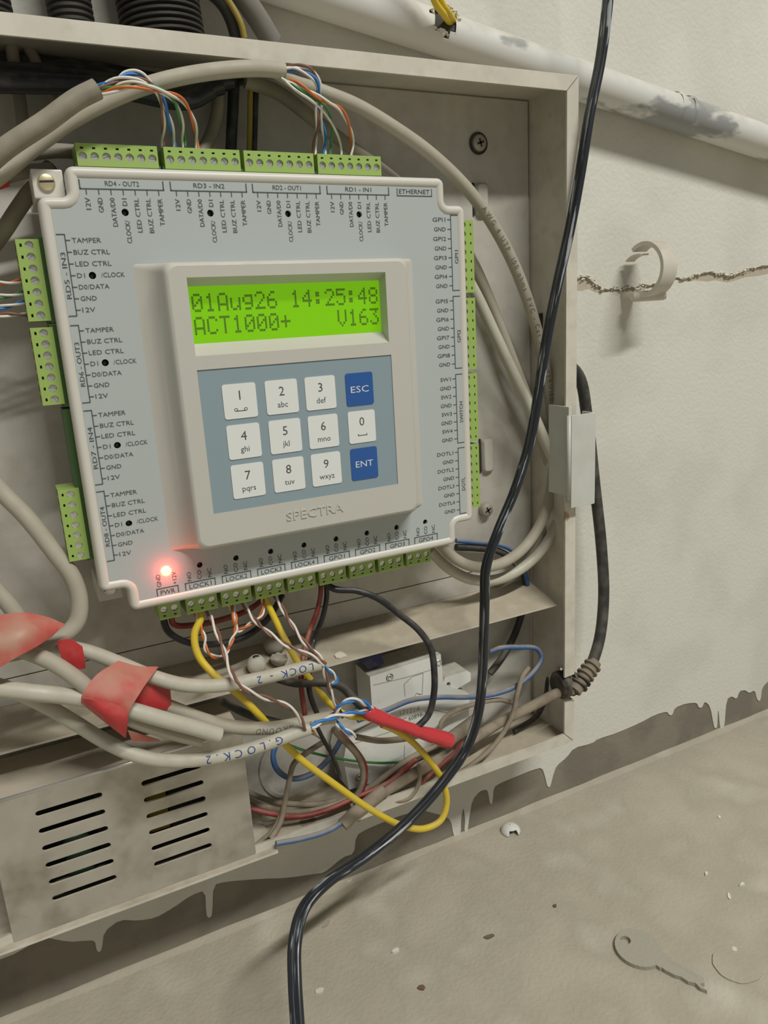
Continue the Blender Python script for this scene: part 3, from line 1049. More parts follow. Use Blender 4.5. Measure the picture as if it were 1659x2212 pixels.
# ---- keypad
kp = obj('keypad', box(.0440, .1243, YF + .0004, YF + .0013, OZ - .1256, OZ - .0709), 'keypad', ctl, smooth=False)
KX = [(52.5, 65.5), (69.2, 82.3), (85.5, 98.4), (103.0, 115.2)]
KZ = [(-77.0, -90.1), (-92.4, -105.6), (-107.8, -121.1)]
KN = [[('1', 'oo'), ('2', 'abc'), ('3', 'def'), 'ESC'], [('4', 'ghi'), ('5', 'jkl'), ('6', 'mno'), ('0', '_')], [('7', 'pqrs'), ('8', 'tuv'), ('9', 'wxyz'), 'ENT']]
for r_ in range(3):
    for c_ in range(4):
        x0, x1 = KX[c_]
        z1, z0 = KZ[r_]
        k_ = KN[r_][c_]
        blue = isinstance(k_, str)
        kk = obj('key', fixn(plate(rrect(x0, x1, z0, z1, 1.0), [], lambda a, b, d: mm(a, b, d), YF + .0001, YF + .0005)), 'bluekey' if blue else 'key', kp, smooth=False)
        p = Print(lambda a, b: mm(a, b, YF + .00004))
        cx, cz = (x0 + x1) / 2, (z0 + z1) / 2
        if blue:
            p.text(k_, cx, cz - 1.3, 2.6, align='C', width=8.0)
            kk['label'] = 'blue key'
        else:
            p.text(k_[0], cx, cz + .5, 3.5, align='C')
            if k_[1] == 'oo':
                for s_ in (-1, 1):
                    for q in range(10):
                        a0, a1 = q * math.tau / 10, (q + 1) * math.tau / 10
                        n_ = len(p.v)
                        p.v += [p.conv(cx + s_ * 1.9 + .75 * math.cos(a0), cz - 3.2 + .65 * math.sin(a0)), p.conv(cx + s_ * 1.9 + .75 * math.cos(a1), cz - 3.2 + .65 * math.sin(a1)),
                                p.conv(cx + s_ * 1.9 + .5 * math.cos(a1), cz - 3.2 + .4 * math.sin(a1)), p.conv(cx + s_ * 1.9 + .5 * math.cos(a0), cz - 3.2 + .4 * math.sin(a0))]
                        p.f.append((n_, n_ + 1, n_ + 2, n_ + 3))
                p.quad(cx - 1.9, cz - 3.85, cx + 1.9, cz - 3.55)
            elif k_[1] == '_':
                p.quad(cx - 2.1, cz - 3.7, cx + 2.1, cz - 3.4)
                p.quad(cx - 2.1, cz - 3.7, cx - 1.8, cz - 2.8)
                p.quad(cx + 1.8, cz - 3.7, cx + 2.1, cz - 2.8)
            else:
                p.text(k_[1], cx, cz - 4.0, 2.25, align='C')
        obj('key_legend', p.get(), 'keytext' if blue else 'print', kk, smooth=False)
# raised maker's name on the bezel
V_, F_, x0_, x1_ = text_shape('SPECTRA')
p = Print(lambda a, b: mm(a, b, 0))
p.text('SPECTRA', 85.5, -133.2, 3.7, align='C', width=25.0)
n_ = len(p.v)
rv = [Vector((v.x, YF - .0004, v.z)) for v in p.v] + [Vector((v.x, YF + .0001, v.z)) for v in p.v]
edge = {}
for f in p.f:
    for i in range(len(f)):
        e = (f[i], f[(i + 1) % len(f)])
        edge[e] = 1
side_f = [(a, b, b + n_, a + n_) for (a, b) in edge if (b, a) not in edge]
obj('raised_lettering', (rv, p.f + side_f), 'bezel', ctl, smooth=False)

# ---- terminal blocks
scr_me = None


def screw_mesh():
    V, Fc = [], []
    r, gp, h = 0.00138, 0.00022, 0.0005
    n = 8
    # sunk disc
    base = lathe([(0, r), (-0.0002, r)], (0, 0, 0), (0, 1, 0), 16, False, True)
    mb_ = MB().add(base)
    for s_ in (1, -1):
        pts = [(r * .97 * math.cos(a), s_ * (gp + (r * .97 - gp) * math.sin(a))) for a in [math.pi * k / n for k in range(n + 1)]]
        mb_.add(fixn(plate(pts, [], lambda a, b, d: Vector((a, d, b)), -h, -0.0002)))
    return mesh_data('terminal_screw', *mb_.get(), 'screw', False)


SCR = screw_mesh()


def terminal(n, a0, a1, side, label=None, plugged=True, wirecol=None):
    """block along one edge; a0..a1 in mm along the edge"""
    yf = -0.0442

    def conv(a, o_, y):
        if side == 'top':
            return mm(a, o_, y)
        if side == 'bottom':
            return mm(a, -PH - o_, y)
        if side == 'left':
            return mm(-o_, a, y)
        return mm(PW + o_, a, y)
    lo_, hi_ = min(a0, a1), max(a0, a1)
    hd = obj('header_socket', fixn(plate([(lo_ - .8, -3), (hi_ + .8, -3), (hi_ + .8, 2.2), (lo_ - .8, 2.2)], [], conv, -0.0432, -0.030)), 'darkgreen', ctl, smooth=False)
    if not plugged:
        return None
    st = (hi_ - lo_) / n
    so = 3.2 if side == 'right' else 4.4
    hl = []
    for k in range(n):
        c = lo_ + st * (k + .5)
        hl.append(circle(c, so, 1.42, 14))
        hl.append([(c - .55, 6.75), (c + .55, 6.75), (c + .55, 7.45), (c - .55, 7.45)])
    body = MB()
    body.add(plate([(lo_, 1.2), (hi_, 1.2), (hi_, 8.6), (lo_, 8.6)], hl, conv, yf, yf + .0014))
    body.add(plate([(lo_, 1.2), (hi_, 1.2), (hi_, 8.6), (lo_, 8.6)], [], conv, yf + .0013, -0.0310))
    b_ = obj('terminal_block', fixn(body.get()), 'green', ctl, smooth=False)
    # wire mouths on the outward face and ribs between the poles
    mo = MB()
    for k in range(n):
        c = lo_ + st * (k + .5)
        q = [conv(c + sx * st * .33, 8.62, y_) for sx, y_ in ((-1, -.0335), (1, -.0335), (1, -.0395), (-1, -.0395))]
        mo.add((q, [(0, 1, 2, 3)]))
        mo.add(([conv(c + sx * .5, 7.1 + sz * .3, yf + .0012) for sx, sz in ((-1, -1), (1, -1), (1, 1), (-1, 1))], [(0, 1, 2, 3)]))
    obj('wire_mouth', mo.get(), 'hole', b_, smooth=False)
    for k in range(n):
        c = lo_ + st * (k + .5)
        link('terminal_screw', SCR, b_, conv(c, so, yf + .0012), (0, random.uniform(0, math.pi), 0))
    return b_


for (x0, x1) in ((15.4, 43.2), (45.5, 73.9), (75.5, 104.0), (105.7, 133.9)):
    terminal(7, x0, x1, 'top')
terminal(7, -22.9, -50.4, 'left')
terminal(7, -52.6, -80.0, 'left')
terminal(7, -82.9, -110.0, 'left', plugged=False)
terminal(7, -111.6, -139.6, 'left')
for (z0, z1) in ((-16.0, -47.0), (-49.3, -81.5), (-83.3, -115.2), (-116.8, -148.0)):
    terminal(8, z0, z1, 'right')
terminal(2, 21.3, 29.9, 'bottom')
for i in range(8):
    terminal(3, 32.4 + 14.85 * i, 45.5 + 14.85 * i, 'bottom')

# ================================================================== POWER SUPPLY ON ITS TRAY
PZ0, PZ1 = OZ - 0.2965, OZ - 0.2315
PX0, PX1 = -0.0535, 0.0500
PY0, PY1 = -0.0415, -0.0075
tray = obj('mounting_tray', box(-0.150, 0.0598, -0.0450, -0.0060, PZ0 - 0.0013, PZ0 - 0.0001, 0.0002), 'cream', smooth=False)
tag(tray, 'flat cream metal tray under the slotted power supply', 'metal tray')
psu = thing('power_supply', ((PX0 + PX1) / 2, -0.025, PZ0), 'galvanised metal caged power supply with two columns of vent slots', 'power supply')
slots = []
for (cx0, cx1) in ((-36.8, -11.0), (4.7, 30.5)):
    for k in range(6):
        zc = -242.2 - 8.15 * k - (0.8 if cx0 > 0 else 0)
        slots.append([(a / 1000, OZ + b / 1000) for a, b in rrect(cx0, cx1, zc - 1.35, zc + 1.35, 1.3, 4)])
face = rrect(PX0, PX1, PZ0, PZ1, 0.0006, 3)
mb = MB().add(plate(face, slots, wall_conv, PY0, PY0 + 0.0010))
obj('slotted_cover', fixn(mb.get()), 'steel', psu, smooth=False)
mb = MB()
mb.add(box(PX0, PX1, PY0 + 0.0004, PY1, PZ1 - 0.001, PZ1, 0.0003))
mb.add(box(PX1 - 0.001, PX1, PY0 + 0.0011, PY1, PZ0, PZ1 - 0.001))
mb.add(box(PX0, PX0 + 0.001, PY0 + 0.0011, PY1, PZ0, PZ1 - 0.001))
obj('cage', mb.get(), 'steel', psu, smooth=False)
obj('cover_edge', tube([Vector((PX0, PY0 + .0006, PZ1 - .0004)), Vector((PX1, PY0 + .0006, PZ1 - .0004))], 0.0008, 8), 'screw', psu)
obj('inner_board', box(PX0 + .002, PX1 - .002, PY1 - .004, PY1 - .002, PZ0 + .001, PZ1 - .002), 'pcb', psu, smooth=False)
obj('inner_liner', box(PX0 + .0012, PX1 - .0012, PY1 - .0018, PY1 - .001, PZ0 + .0005, PZ1 - .0012), 'inside', psu, smooth=False)
cl = obj('transformer', box(.0055, .0145, PY0 + .004, PY1 - .005, PZ0 + .026, PZ0 + .048, .0008), 'coil', psu)
cl['label'] = 'yellow taped transformer behind the slots'
obj('transformer_core', box(.0150, .0300, PY0 + .005, PY1 - .005, PZ0 + .022, PZ0 + .052, .0008), 'inside', psu)
obj('capacitor', lathe([(0, .006), (.020, .006), (.0207, .0052)], Vector((-.024, -.025, PZ0 + .012)), (0, 0, 1), 16), 'pcb', psu, sharp=40)
obj('capacitor', lathe([(0, .005), (.030, .005), (.0307, .0042)], Vector((-.010, -.027, PZ0 + .020)), (0, 0, 1), 16), 'inside', psu, sharp=40)

# ================================================================== CIRCUIT BREAKER
mcb = thing('circuit_breaker', at(850, 1690, -0.02), 'white circuit breaker lying on its side in the bottom of the box', 'circuit breaker')
YM0, YM1 = -0.0270, -0.0095


def mpoly(pts):
    return [(at(u, v, YM0).x, at(u, v, YM0).z) for u, v in pts]


body = mpoly([(799, 1462), (952, 1413), (958, 1478), (1015, 1500), (1012, 1560), (965, 1585), (880, 1668), (754, 1706), (742, 1640), (752, 1592), (806, 1560)])
obj('breaker_body', fixn(plate(body, [circle(at(842, 1464, YM0).x, at(842, 1464, YM0).z, .0022), circle(at(776, 1680, YM0).x, at(776, 1680, YM0).z, .0022)], wall_conv, YM0, YM1)), 'mcb', mcb, smooth=False)
for u, v in ((842, 1464), (776, 1680), (948, 1432)):
    c = at(u, v, YM0 + (.0006 if u < 900 else 0))
    obj('rivet', lathe([(0, .0019), (-.0003, .0017), (-.0003, .001), (.0002, .0008)], c, (0, 1, 0), 14, False, True), 'screw', mcb)
lev = mpoly([(960, 1480), (964, 1466), (1012, 1451), (1020, 1456), (1020, 1473), (985, 1494), (966, 1496)])
lv = obj('toggle', fixn(plate(lev, [circle(at(972, 1481, YM0).x, at(972, 1481, YM0).z, .0014, 12)], wall_conv, YM0 + .0015, YM1 - .003)), 'mcb', mcb, smooth=False)
bl = mpoly([(782, 1432), (830, 1418), (838, 1440), (803, 1452)])
obj('terminal_clamp', fixn(plate(bl, [], wall_conv, YM0 + .004, YM1 - .002)), 'bluelever', mcb, smooth=False)
# moulded lines and lettering on the breaker's side
p = Print(lambda a, b: Vector((a, YM0 - .00006, b)))


def mline(pts, w=.00022):
    q = [at(u, v, YM0) for u, v in pts]
    for a_, b_ in zip(q[:-1], q[1:]):
        d = (b_ - a_).normalized()
        n_ = Vector((-d.z, 0, d.x)) * w
        k = len(p.v)
        p.v += [Vector((v.x, YM0 - .00006, v.z)) for v in (a_ + n_, b_ + n_, b_ - n_, a_ - n_)]
        p.f.append((k, k + 1, k + 2, k + 3))


mline([(806, 1480), (875, 1464), (935, 1446)])
mline([(875, 1505), (873, 1478), (890, 1462), (914, 1454), (912, 1500), (902, 1500)])
mline([(895, 1505), (900, 1497), (908, 1500)])
mline([(930, 1532), (965, 1540), (1008, 1522)])
mline([(760, 1608), (860, 1575)])
mline([(874, 1610), (872, 1665)])
obj('moulded_lines', p.get(), 'mcbline', mcb, smooth=False)


def mtext(s_, u, v, cap, u2, v2, mat):
    a_, b_ = at(u, v, YM0), at(u2, v2, YM0)
    d = (b_ - a_).normalized()
    n_ = Vector((-d.z, 0, d.x))
    q = Print(lambda a, b: Vector((a_.x, YM0 - .00006, a_.z)) + Vector((d.x, 0, d.z)) * a + n_ * b)
    q.text(s_, 0, 0, cap, width=(b_ - a_).length)
    obj('breaker_marking', q.get(), mat, mcb, smooth=False)


mtext('171214', 864, 1546, .0028, 906, 1535, 'mcbline')
mtext('IEC 60898-1', 862, 1564, .0026, 920, 1545, 'print')

# ================================================================== CONDUITS ABOVE THE BOX
pa, pb = at(760, 10, -0.0125), at(1659, 310, -0.0125)
dirp = (pb - pa).normalized()
p0, p1 = pa - dirp * .10, pb + dirp * .35
p0.y = p1.y = -0.0125
n = 260
path = [p0.lerp(p1, i / n) for i in range(n + 1)]
hc = at(962, 42, -0.0205)
V, Fc = tube(path, 0.0090, 36, False)
keep = []
for f in Fc:
    c = sum((Vector(V[i]) for i in f), Vector()) / len(f)
    dd = c - hc
    if (dd.length > 0.0062 + 0.0012 * math.sin(7 * math.atan2(dd.z, dd.x))):
        keep.append(f)
cond = thing('conduit', path[60], 'white paint-smeared plastic conduit sloping across the wall above the box', 'pipe')
obj('conduit_tube', (V, keep), 'pipe', cond)
obj('conduit_bore', tube(path, 0.0078, 24, False), 'pipein', cond)
mb = MB()
for i in range(46):
    w = math.tau * i / 46
    rr = 0.0068 + random.uniform(-.0006, .0014)
    c = hc + Vector((math.cos(w) * rr, random.uniform(-.0004, .0012), math.sin(w) * rr * .8))
    s_ = random.uniform(.0006, .0014)
    mb.add(([c + Vector(q) * s_ * random.uniform(.7, 1.2) for q in ((1, 0, 0), (-1, 0, 0), (0, 1, 0), (0, -1, 0), (0, 0, 1), (0, 0, -1))],
            [(0, 3, 4), (3, 1, 4), (1, 2, 4), (2, 0, 4), (3, 0, 5), (1, 3, 5), (2, 1, 5), (0, 2, 5)]))
obj('broken_edge', mb.get(), 'crumb', cond, smooth=False)
for (u, v) in ((1452, 238), (1478, 246)):
    c = at(u, v, -0.0125)
    obj('coupling_ring', tube([c - dirp * .0012, c - dirp * .0008, c + dirp * .0008, c + dirp * .0012], lambda t: .0094 if 0.2 < t < .8 else .0090, 30, False), 'pipe', cond)
obj('plaster_smear', tube([path[118] + dirp * .02 * k for k in range(9)], lambda t: .00915 * (1 if 0 < t < 1 else .97), 30, False,
                          ), 'pipe', cond)
yw = thing('yellow_wires', at(950, 0, -0.02), 'pair of yellow wires coming out of the broken hole in the conduit', 'wire')
wire('yellow_wire', [at(880, -420, -.05), at(925, -60, -.034), at(938, 0, -.030), at(958, 30, -.026), at(975, 52, -.018), at(995, 70, -.012)], .0016, 'yellow', yw)
wire('yellow_wire', [at(895, -420, -.049), at(938, -60, -.033), at(952, 0, -.029), at(970, 28, -.025), at(985, 50, -.017), at(1002, 66, -.012)], .0014, 'yellow', yw)


def corrugated(name, a, b, r, label):
    d = (b - a)
    L_ = d.length
    prof = []
    k = int(L_ / .0021)
    for i in range(k):
        s0 = L_ * i / k
        st = L_ / k
        prof += [(s0, r * .90), (s0 + st * .2, r), (s0 + st * .6, r), (s0 + st * .8, r * .90)]
    o_ = obj(name, lathe(prof, a, d, 28), 'corr', sharp=50)
    tag(o_, label, 'pipe', 'black corrugated hoses above the box')
    return o_


corrugated('corrugated_hose', Vector((.0560, -.0210, TZ + .0005)), Vector((.045, -.0215, TZ + .16)), .0155, 'thick black corrugated hose entering the top of the box')
for k_, (u_, lb_) in enumerate((('nearest the back', ''), ('second from the back', ''), ('third from the back', ''), ('frontmost', ''))):  # cables added to block light and darken the upper left corner
    zz = TZ - .0050 - .0035 * k_
    pth = [Vector((-.155, -.0095 - .0062 * k_, zz - .008)), Vector((-.08, -.0095 - .0062 * k_, zz - .004)), Vector((-.02, -.0095 - .0062 * k_, zz - .001 - .002 * (k_ % 2))), Vector((.030, -.0100 - .0060 * k_, zz - .001)), Vector((.060, -.0110 - .0055 * k_, zz - .0035)), Vector((.088 - .006 * k_, -.0120 - .005 * k_, zz + .001))]
    tag(wire('black_cable', pth, .0034, 'black', sides=12), 'added black cable darkening the upper left under the box top, ' + u_, 'cable', 'added black cables darkening the upper left')
corrugated('corrugated_hose', Vector((-.0040, -.0200, TZ + .0005)), Vector((-.014, -.0205, TZ + .16)), .0085, 'black corrugated hose at the very left edge above the box')
corrugated('corrugated_hose', Vector((.0235, -.0200, TZ + .0005)), Vector((.017, -.0205, TZ + .16)), .0080, 'narrower black corrugated hose at the top left of the box')
tag(wire('grey_conduit', [at(588, 92, -.016), at(560, 45, -.018), at(530, 0, -.020), at(480, -70, -.02)], .0044, 'pipedark', sides=14),
    'old grey conduit stub behind the top edge of the box', 'pipe')
tag(wire('brown_cable', [at(515, 90, -.021), at(500, 40, -.023), at(480, 5, -.024), at(430, -40, -.024)], .0030, 'blackdust'), 'dusty dark cable bent over the top edge beside the grey conduit', 'cable')
tag(wire('yellow_brown_wire', [at(528, 82, -.026), at(520, 50, -.027), at(500, 12, -.027), at(470, -30, -.027)], .0013, 'yellowdirty'), 'thin dirty yellow wire behind the top edge of the box', 'wire')

# pipe clip on the wall
ck = thing('pipe_clip', at(1400, 640, -.001), 'empty open cream pipe clip fixed to the cracked wall', 'pipe clip')
cc = Vector((at(1402, 582, -.017).x, -.0175, at(1402, 582, -.017).z))
V, Fc = [], []
ro, ri, hw = .0150, .0128, .0052
a0, a1, nn = math.radians(128), math.radians(-118), 30
for i in range(nn + 1):
    w = a0 + (a1 - a0) * i / nn
    # w measured from -Y (into the room) going up
    dy, dz = -math.cos(w), math.sin(w)
    k = .75 if i in (0, nn) else 1
    for (r_, x_) in ((ro, -hw), (ro, hw), (ri, hw), (ri, -hw)):
        V.append(cc + Vector((x_, dy * r_, dz * r_)))
for i in range(nn):
    for k in range(4):
        Fc.append((i * 4 + k, i * 4 + (k + 1) % 4, (i + 1) * 4 + (k + 1) % 4, (i + 1) * 4 + k))
Fc += [(3, 2, 1, 0), (nn * 4, nn * 4 + 1, nn * 4 + 2, nn * 4 + 3)]
obj('clip_ring', fixn((V, Fc)), 'clip', ck, sharp=40)
obj('clip_foot', box(cc.x - hw, cc.x + hw, -.0100, -.0006, cc.z - .0150, cc.z - .0118, .0008), 'clip', ck)
bz_ = cc.z - ro * .95
obj('clip_bar', tube([Vector((cc.x - hw - .0005, cc.y + .0060, bz_)), Vector((cc.x + hw + .0010, cc.y - .0050, bz_))], .0030, 14), 'clip', ck, sharp=50)
obj('clip_bolt', lathe([(0, .0026), (.0014, .0024), (.0016, .0014)], Vector((cc.x + hw + .0008, cc.y - .0050, bz_)), (1, -.9, 0), 12, True, True), 'clip', ck, sharp=40)
obj('clip_bolt', lathe([(0, .0024), (.0014, .0022), (.0016, .0012)], Vector((cc.x - hw - .0004, cc.y + .0058, bz_)), (-1, .3, 0), 12, True, True), 'clip', ck, sharp=40)
obj('clip_tab', box(cc.x + .0016, cc.x + hw, cc.y - .0075, cc.y - .0035, bz_, bz_ + .0060, .0006), 'clip', ck)
V, Fc = [], []
for i in range(9):
    w = math.radians(78 + 62 * i / 8)
    for (r_, x_) in ((ro - .001, -hw), (ro - .001, hw * .2), (ri - .0002, hw * .2), (ri - .0002, -hw)):
        V.append(cc + Vector((x_ - .002, .0025 - math.cos(w) * r_ * .85, math.sin(w) * r_ * .62)))
for i in range(8):
    for k in range(4):
        Fc.append((i * 4 + k, i * 4 + (k + 1) % 4, (i + 1) * 4 + (k + 1) % 4, (i + 1) * 4 + k))
Fc += [(3, 2, 1, 0), (32, 33, 34, 35)]
obj('broken_jaw', fixn((V, Fc)), 'clip', ck, sharp=40)

# ================================================================== CABLES
SIDE = Vector((-.35, -1, .05)).normalized()

# --- network cables on top
c1 = thing('network_cable', at(60, 300, -.05), 'grey network cable fanned into the second top terminal block', 'cable', 'network cables in the box')
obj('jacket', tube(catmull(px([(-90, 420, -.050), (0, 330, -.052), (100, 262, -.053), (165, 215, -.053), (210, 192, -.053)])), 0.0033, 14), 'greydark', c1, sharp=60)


def ent(u, v):
    return at(u, v, -.0375)


twisted([at(208, 192, -.053), at(255, 172, -.055), at(305, 172, -.055), at(340, 200, -.052), at(352, 255, -.046), ent(352, 305), ent(354, 326)], 'white_w', 'brown_w', c1, pitch=.024)
twisted([at(210, 188, -.053), at(245, 178, -.054), at(272, 158, -.054), at(305, 160, -.054), at(345, 205, -.051), at(366, 258, -.045), ent(376, 306), ent(380, 328)], 'blue_w', 'white_w', c1, pitch=.022, phase=1)
twisted([at(212, 196, -.053), at(290, 180, -.056), at(335, 190, -.055), at(375, 218, -.051), at(392, 262, -.045), ent(397, 304), ent(399, 329)], 'green_w', 'white_w', c1, pitch=.022, phase=2)
twisted([at(212, 206, -.053), at(258, 192, -.056), at(310, 188, -.056), at(352, 198, -.055), at(395, 218, -.050), at(418, 262, -.045), ent(425, 306), ent(427, 330)], 'orange_w', 'white_w', c1, pitch=.022)

c2 = thing('network_cable', at(300, 190, -.045), 'grey network cable fanned into the rightmost top terminal block', 'cable', 'network cables in the box')
obj('jacket', tube(catmull(px([(-90, 440, -.040), (0, 378, -.040), (90, 305, -.040), (180, 245, -.041), (280, 198, -.042), (380, 168, -.043), (480, 152, -.044), (560, 148, -.045), (614, 153, -.045)])), .0029, 14), 'grey', c2, sharp=60)
twisted([at(610, 150, -.045), at(640, 143, -.047), at(672, 150, -.048), at(689, 180, -.047), at(684, 225, -.044), at(686, 270, -.041), ent(680, 310), ent(679, 342)], 'brown_w', 'white_w', c2, pitch=.022)
twisted([at(612, 150, -.045), at(645, 152, -.047), at(680, 172, -.048), at(690, 205, -.046), at(692, 250, -.042), ent(702, 300), ent(700, 342)], 'white_w', 'blue_w', c2, pitch=.020, phase=1.2)
wire('green_wire', [at(606, 164, -.045), at(640, 188, -.049), at(675, 212, -.049), at(705, 232, -.046), at(717, 268, -.042), ent(715, 310), ent(713, 343)], .00052, 'green_w', c2, 6)
wire('white_wire', [at(608, 168, -.046), at(640, 196, -.050), at(668, 214, -.050), at(698, 240, -.046), at(724, 280, -.042), ent(736, 315), ent(738, 344)], .00052, 'white_w', c2, 6)
twisted([at(614, 172, -.046), at(640, 180, -.049), at(676, 202, -.050), at(705, 220, -.049), at(735, 236, -.047), at(755, 275, -.043), ent(761, 315), ent(758, 346)], 'orange_w', 'white_w', c2, pitch=.022, phase=.6)

# --- long loop inside the right of the box
c3p = catmull(px([(590, 150, -.036), (640, 178, -.036), (700, 200, -.036), (770, 228, -.035), (850, 275, -.033), (925, 328, -.032), (1000, 398, -.031), (1052, 465, -.030), (1100, 550, -.028), (1137, 640, -.026),
                  (1165, 735, -.024), (1184, 830, -.022), (1194, 920, -.021), (1196, 1000, -.021), (1188, 1070, -.022), (1168, 1130, -.024), (1130, 1185, -.026), (1080, 1218, -.028), (1030, 1225, -.028), (985, 1208, -.027), (945, 1170, -.024)]), 8)
c3 = thing('network_cable', at(1100, 1220, -.028), 'long grey network cable looping down the right inside of the box', 'cable', 'network cables in the box')
obj('jacket', tube(c3p, .0029, 14), 'grey', c3, sharp=60)
cable_print('jacket_print', c3p, .0029, 'AWG 4 UTP  100 ohms  PVC - Cat 5e  1/2 VERIFIED', .112, .0024, 'cableprint', c3, SIDE, space=1.7)
c4p = catmull(px([(985, 560, -.020), (1030, 640, -.021), (1075, 735, -.023), (1125, 840, -.025), (1165, 925, -.027), (1196, 1000, -.028), (1210, 1065, -.027), (1206, 1120, -.025), (1180, 1175, -.023), (1135, 1222, -.022), (1080, 1250, -.022), (1020, 1252, -.022), (970, 1228, -.021), (930, 1190, -.018)]))
c4 = obj('network_cable', tube(c4p, .0029, 14), 'greyclean', sharp=60)
tag(c4, 'grey network cable forming the outer loop at the lower right of the box', 'cable', 'network cables in the box')
c5 = obj('network_cable', tube(catmull(px([(985, 500, -.014), (1025, 575, -.0145), (1060, 655, -.015), (1100, 760, -.016), (1142, 870, -.017), (1176, 965, -.017), (1192, 1040, -.017), (1190, 1100, -.016), (1160, 1170, -.015), (1110, 1215, -.013)])), .0029, 14), 'grey', sharp=60)
tag(c5, 'grey network cable coming out behind the upper right terminals', 'cable', 'network cables in the box')
tag(wire('blue_wire', px([(985, 1168, -.012), (1030, 1172, -.012), (1075, 1176, -.012), (1110, 1192, -.012), (1130, 1225, -.012), (1140, 1262, -.011)]), .0013, 'bluedust'), 'blue wire behind the lower right corner of the controller', 'wire')
tag(wire('black_wire', px([(985, 1182, -.011), (1030, 1184, -.011), (1075, 1190, -.010), (1110, 1212, -.010), (1135, 1250, -.010), (1130, 1310, -.010), (1112, 1370, -.010), (1085, 1420, -.012), (1058, 1455, -.013)]), .0020, 'blackdust'),
    'dusty black wire running down behind the bent shelf', 'wire')

# --- the black twin flex hanging in front
flexp = catmull(px([(1290, -900, -.060), (1315, -420, -.050), (1316, -60, -.046), (1311, 20, -.046), (1297, 130, -.046), (1273, 250, -.047), (1254, 370, -.047), (1232, 490, -.047), (1203, 620, -.047), (1178, 750, -.047), (1163, 850, -.047), (1143, 960, -.048),
                    (1112, 1060, -.049), (1075, 1150, -.050), (1050, 1225, -.051), (1047, 1300, -.052), (1045, 1380, -.054), (1042, 1460, -.055), (1033, 1540, -.056), (1008, 1615, -.057), (955, 1692, -.058), (880, 1775, -.060),
                    (790, 1850, -.064), (705, 1908, -.070), (655, 1965, -.078), (637, 2040, -.088), (637, 2120, -.098), (645, 2250, -.112)]))
two = []
for s_ in (1, -1):
    for k in range(9):
        w = math.radians(-125 + 250 * k / 8)
        two.append((s_ * (.62 + .62 * math.cos(w)), s_ * .62 * math.sin(w)))
fx = obj('twin_flex_cable', tube(flexp, .0025, shape=two), 'flex', sharp=75)
uvl = fx.data.uv_layers.new(name='along')
acc = [0.0]
for a_, b_ in zip(flexp[:-1], flexp[1:]):
    acc.append(acc[-1] + (b_ - a_).length)
for lp in fx.data.loops:
    uvl.data[lp.index].uv = (acc[lp.vertex_index // len(two)], (lp.vertex_index % len(two)) / len(two))
tag(fx, 'long worn black twin flex hanging in front of the box from top to floor', 'cable')

# --- thick cord on the right with its strain relief
cord = thing('mains_cable', at(1245, 1490, -.045), 'thick dusty black power cord entering the right side through a ribbed strain relief', 'cable')
outp = catmull([Vector((RX - .0020, -.0125, at(1238, 690, -.016).z + .004)), Vector((RX + .0050, -.0135, at(1238, 740, -.016).z - .002))] + px([(1249, 810, -.017), (1268, 900, -.018), (1285, 1050, -.020), (1299, 1180, -.024), (1304, 1290, -.029), (1295, 1380, -.034), (1276, 1440, -.038), (1258, 1475, -.041), (1240, 1490, -.041)]))
obj('outer_sheath', tube(outp, .0032, 14), 'blackdust', cord, sharp=60)
inp = catmull(px([(1240, 1490, -.041), (1205, 1497, -.036), (1160, 1520, -.032), (1110, 1545, -.030), (1060, 1572, -.029)]))
obj('inner_sheath', tube(inp, .0029, 14), 'dusty', cord, sharp=60)
a_, b_ = at(1284, 1432, -.0385), at(1240, 1492, -.0415)
d_ = (b_ - a_)
for k in range(5):
    c = a_ + d_ * (.10 + .17 * k)
    obj('strain_rib', lathe([(-.0009, .0038 + .0002 * k), (-.0005, .0052 + .0001 * k), (.0005, .0052 + .0001 * k), (.0009, .0038 + .0002 * k)], c, d_, 18), 'ribs' if k < 3 else 'rubber', cord, sharp=40)
obj('strain_sleeve', tube([a_ - d_ * .05, a_ + d_ * .3, a_ + d_ * .7, a_ + d_ * 1.0], lambda t: .0036 + .0006 * t, 16), 'ribs', cord, sharp=60)
gx = RX
gc = Vector((RX, DY + .006, nt_z))
mb = MB()
mb.add(lathe([(-.0075, .0064), (-.0055, .0082), (-.0030, .0082), (-.0028, .0060), (.0012, .0060), (.0014, .0082), (.0032, .0078), (.0040, .0062)], gc, (1, .0, .0), 20))
obj('grommet', mb.get(), 'rubber', cord, sharp=40)

# --- wiring along the bottom terminals


def eb(x, y=-.0365):
    """just inside a wire mouth of a bottom terminal, x in mm"""
    return mm(x, -PH - 8.0, y)


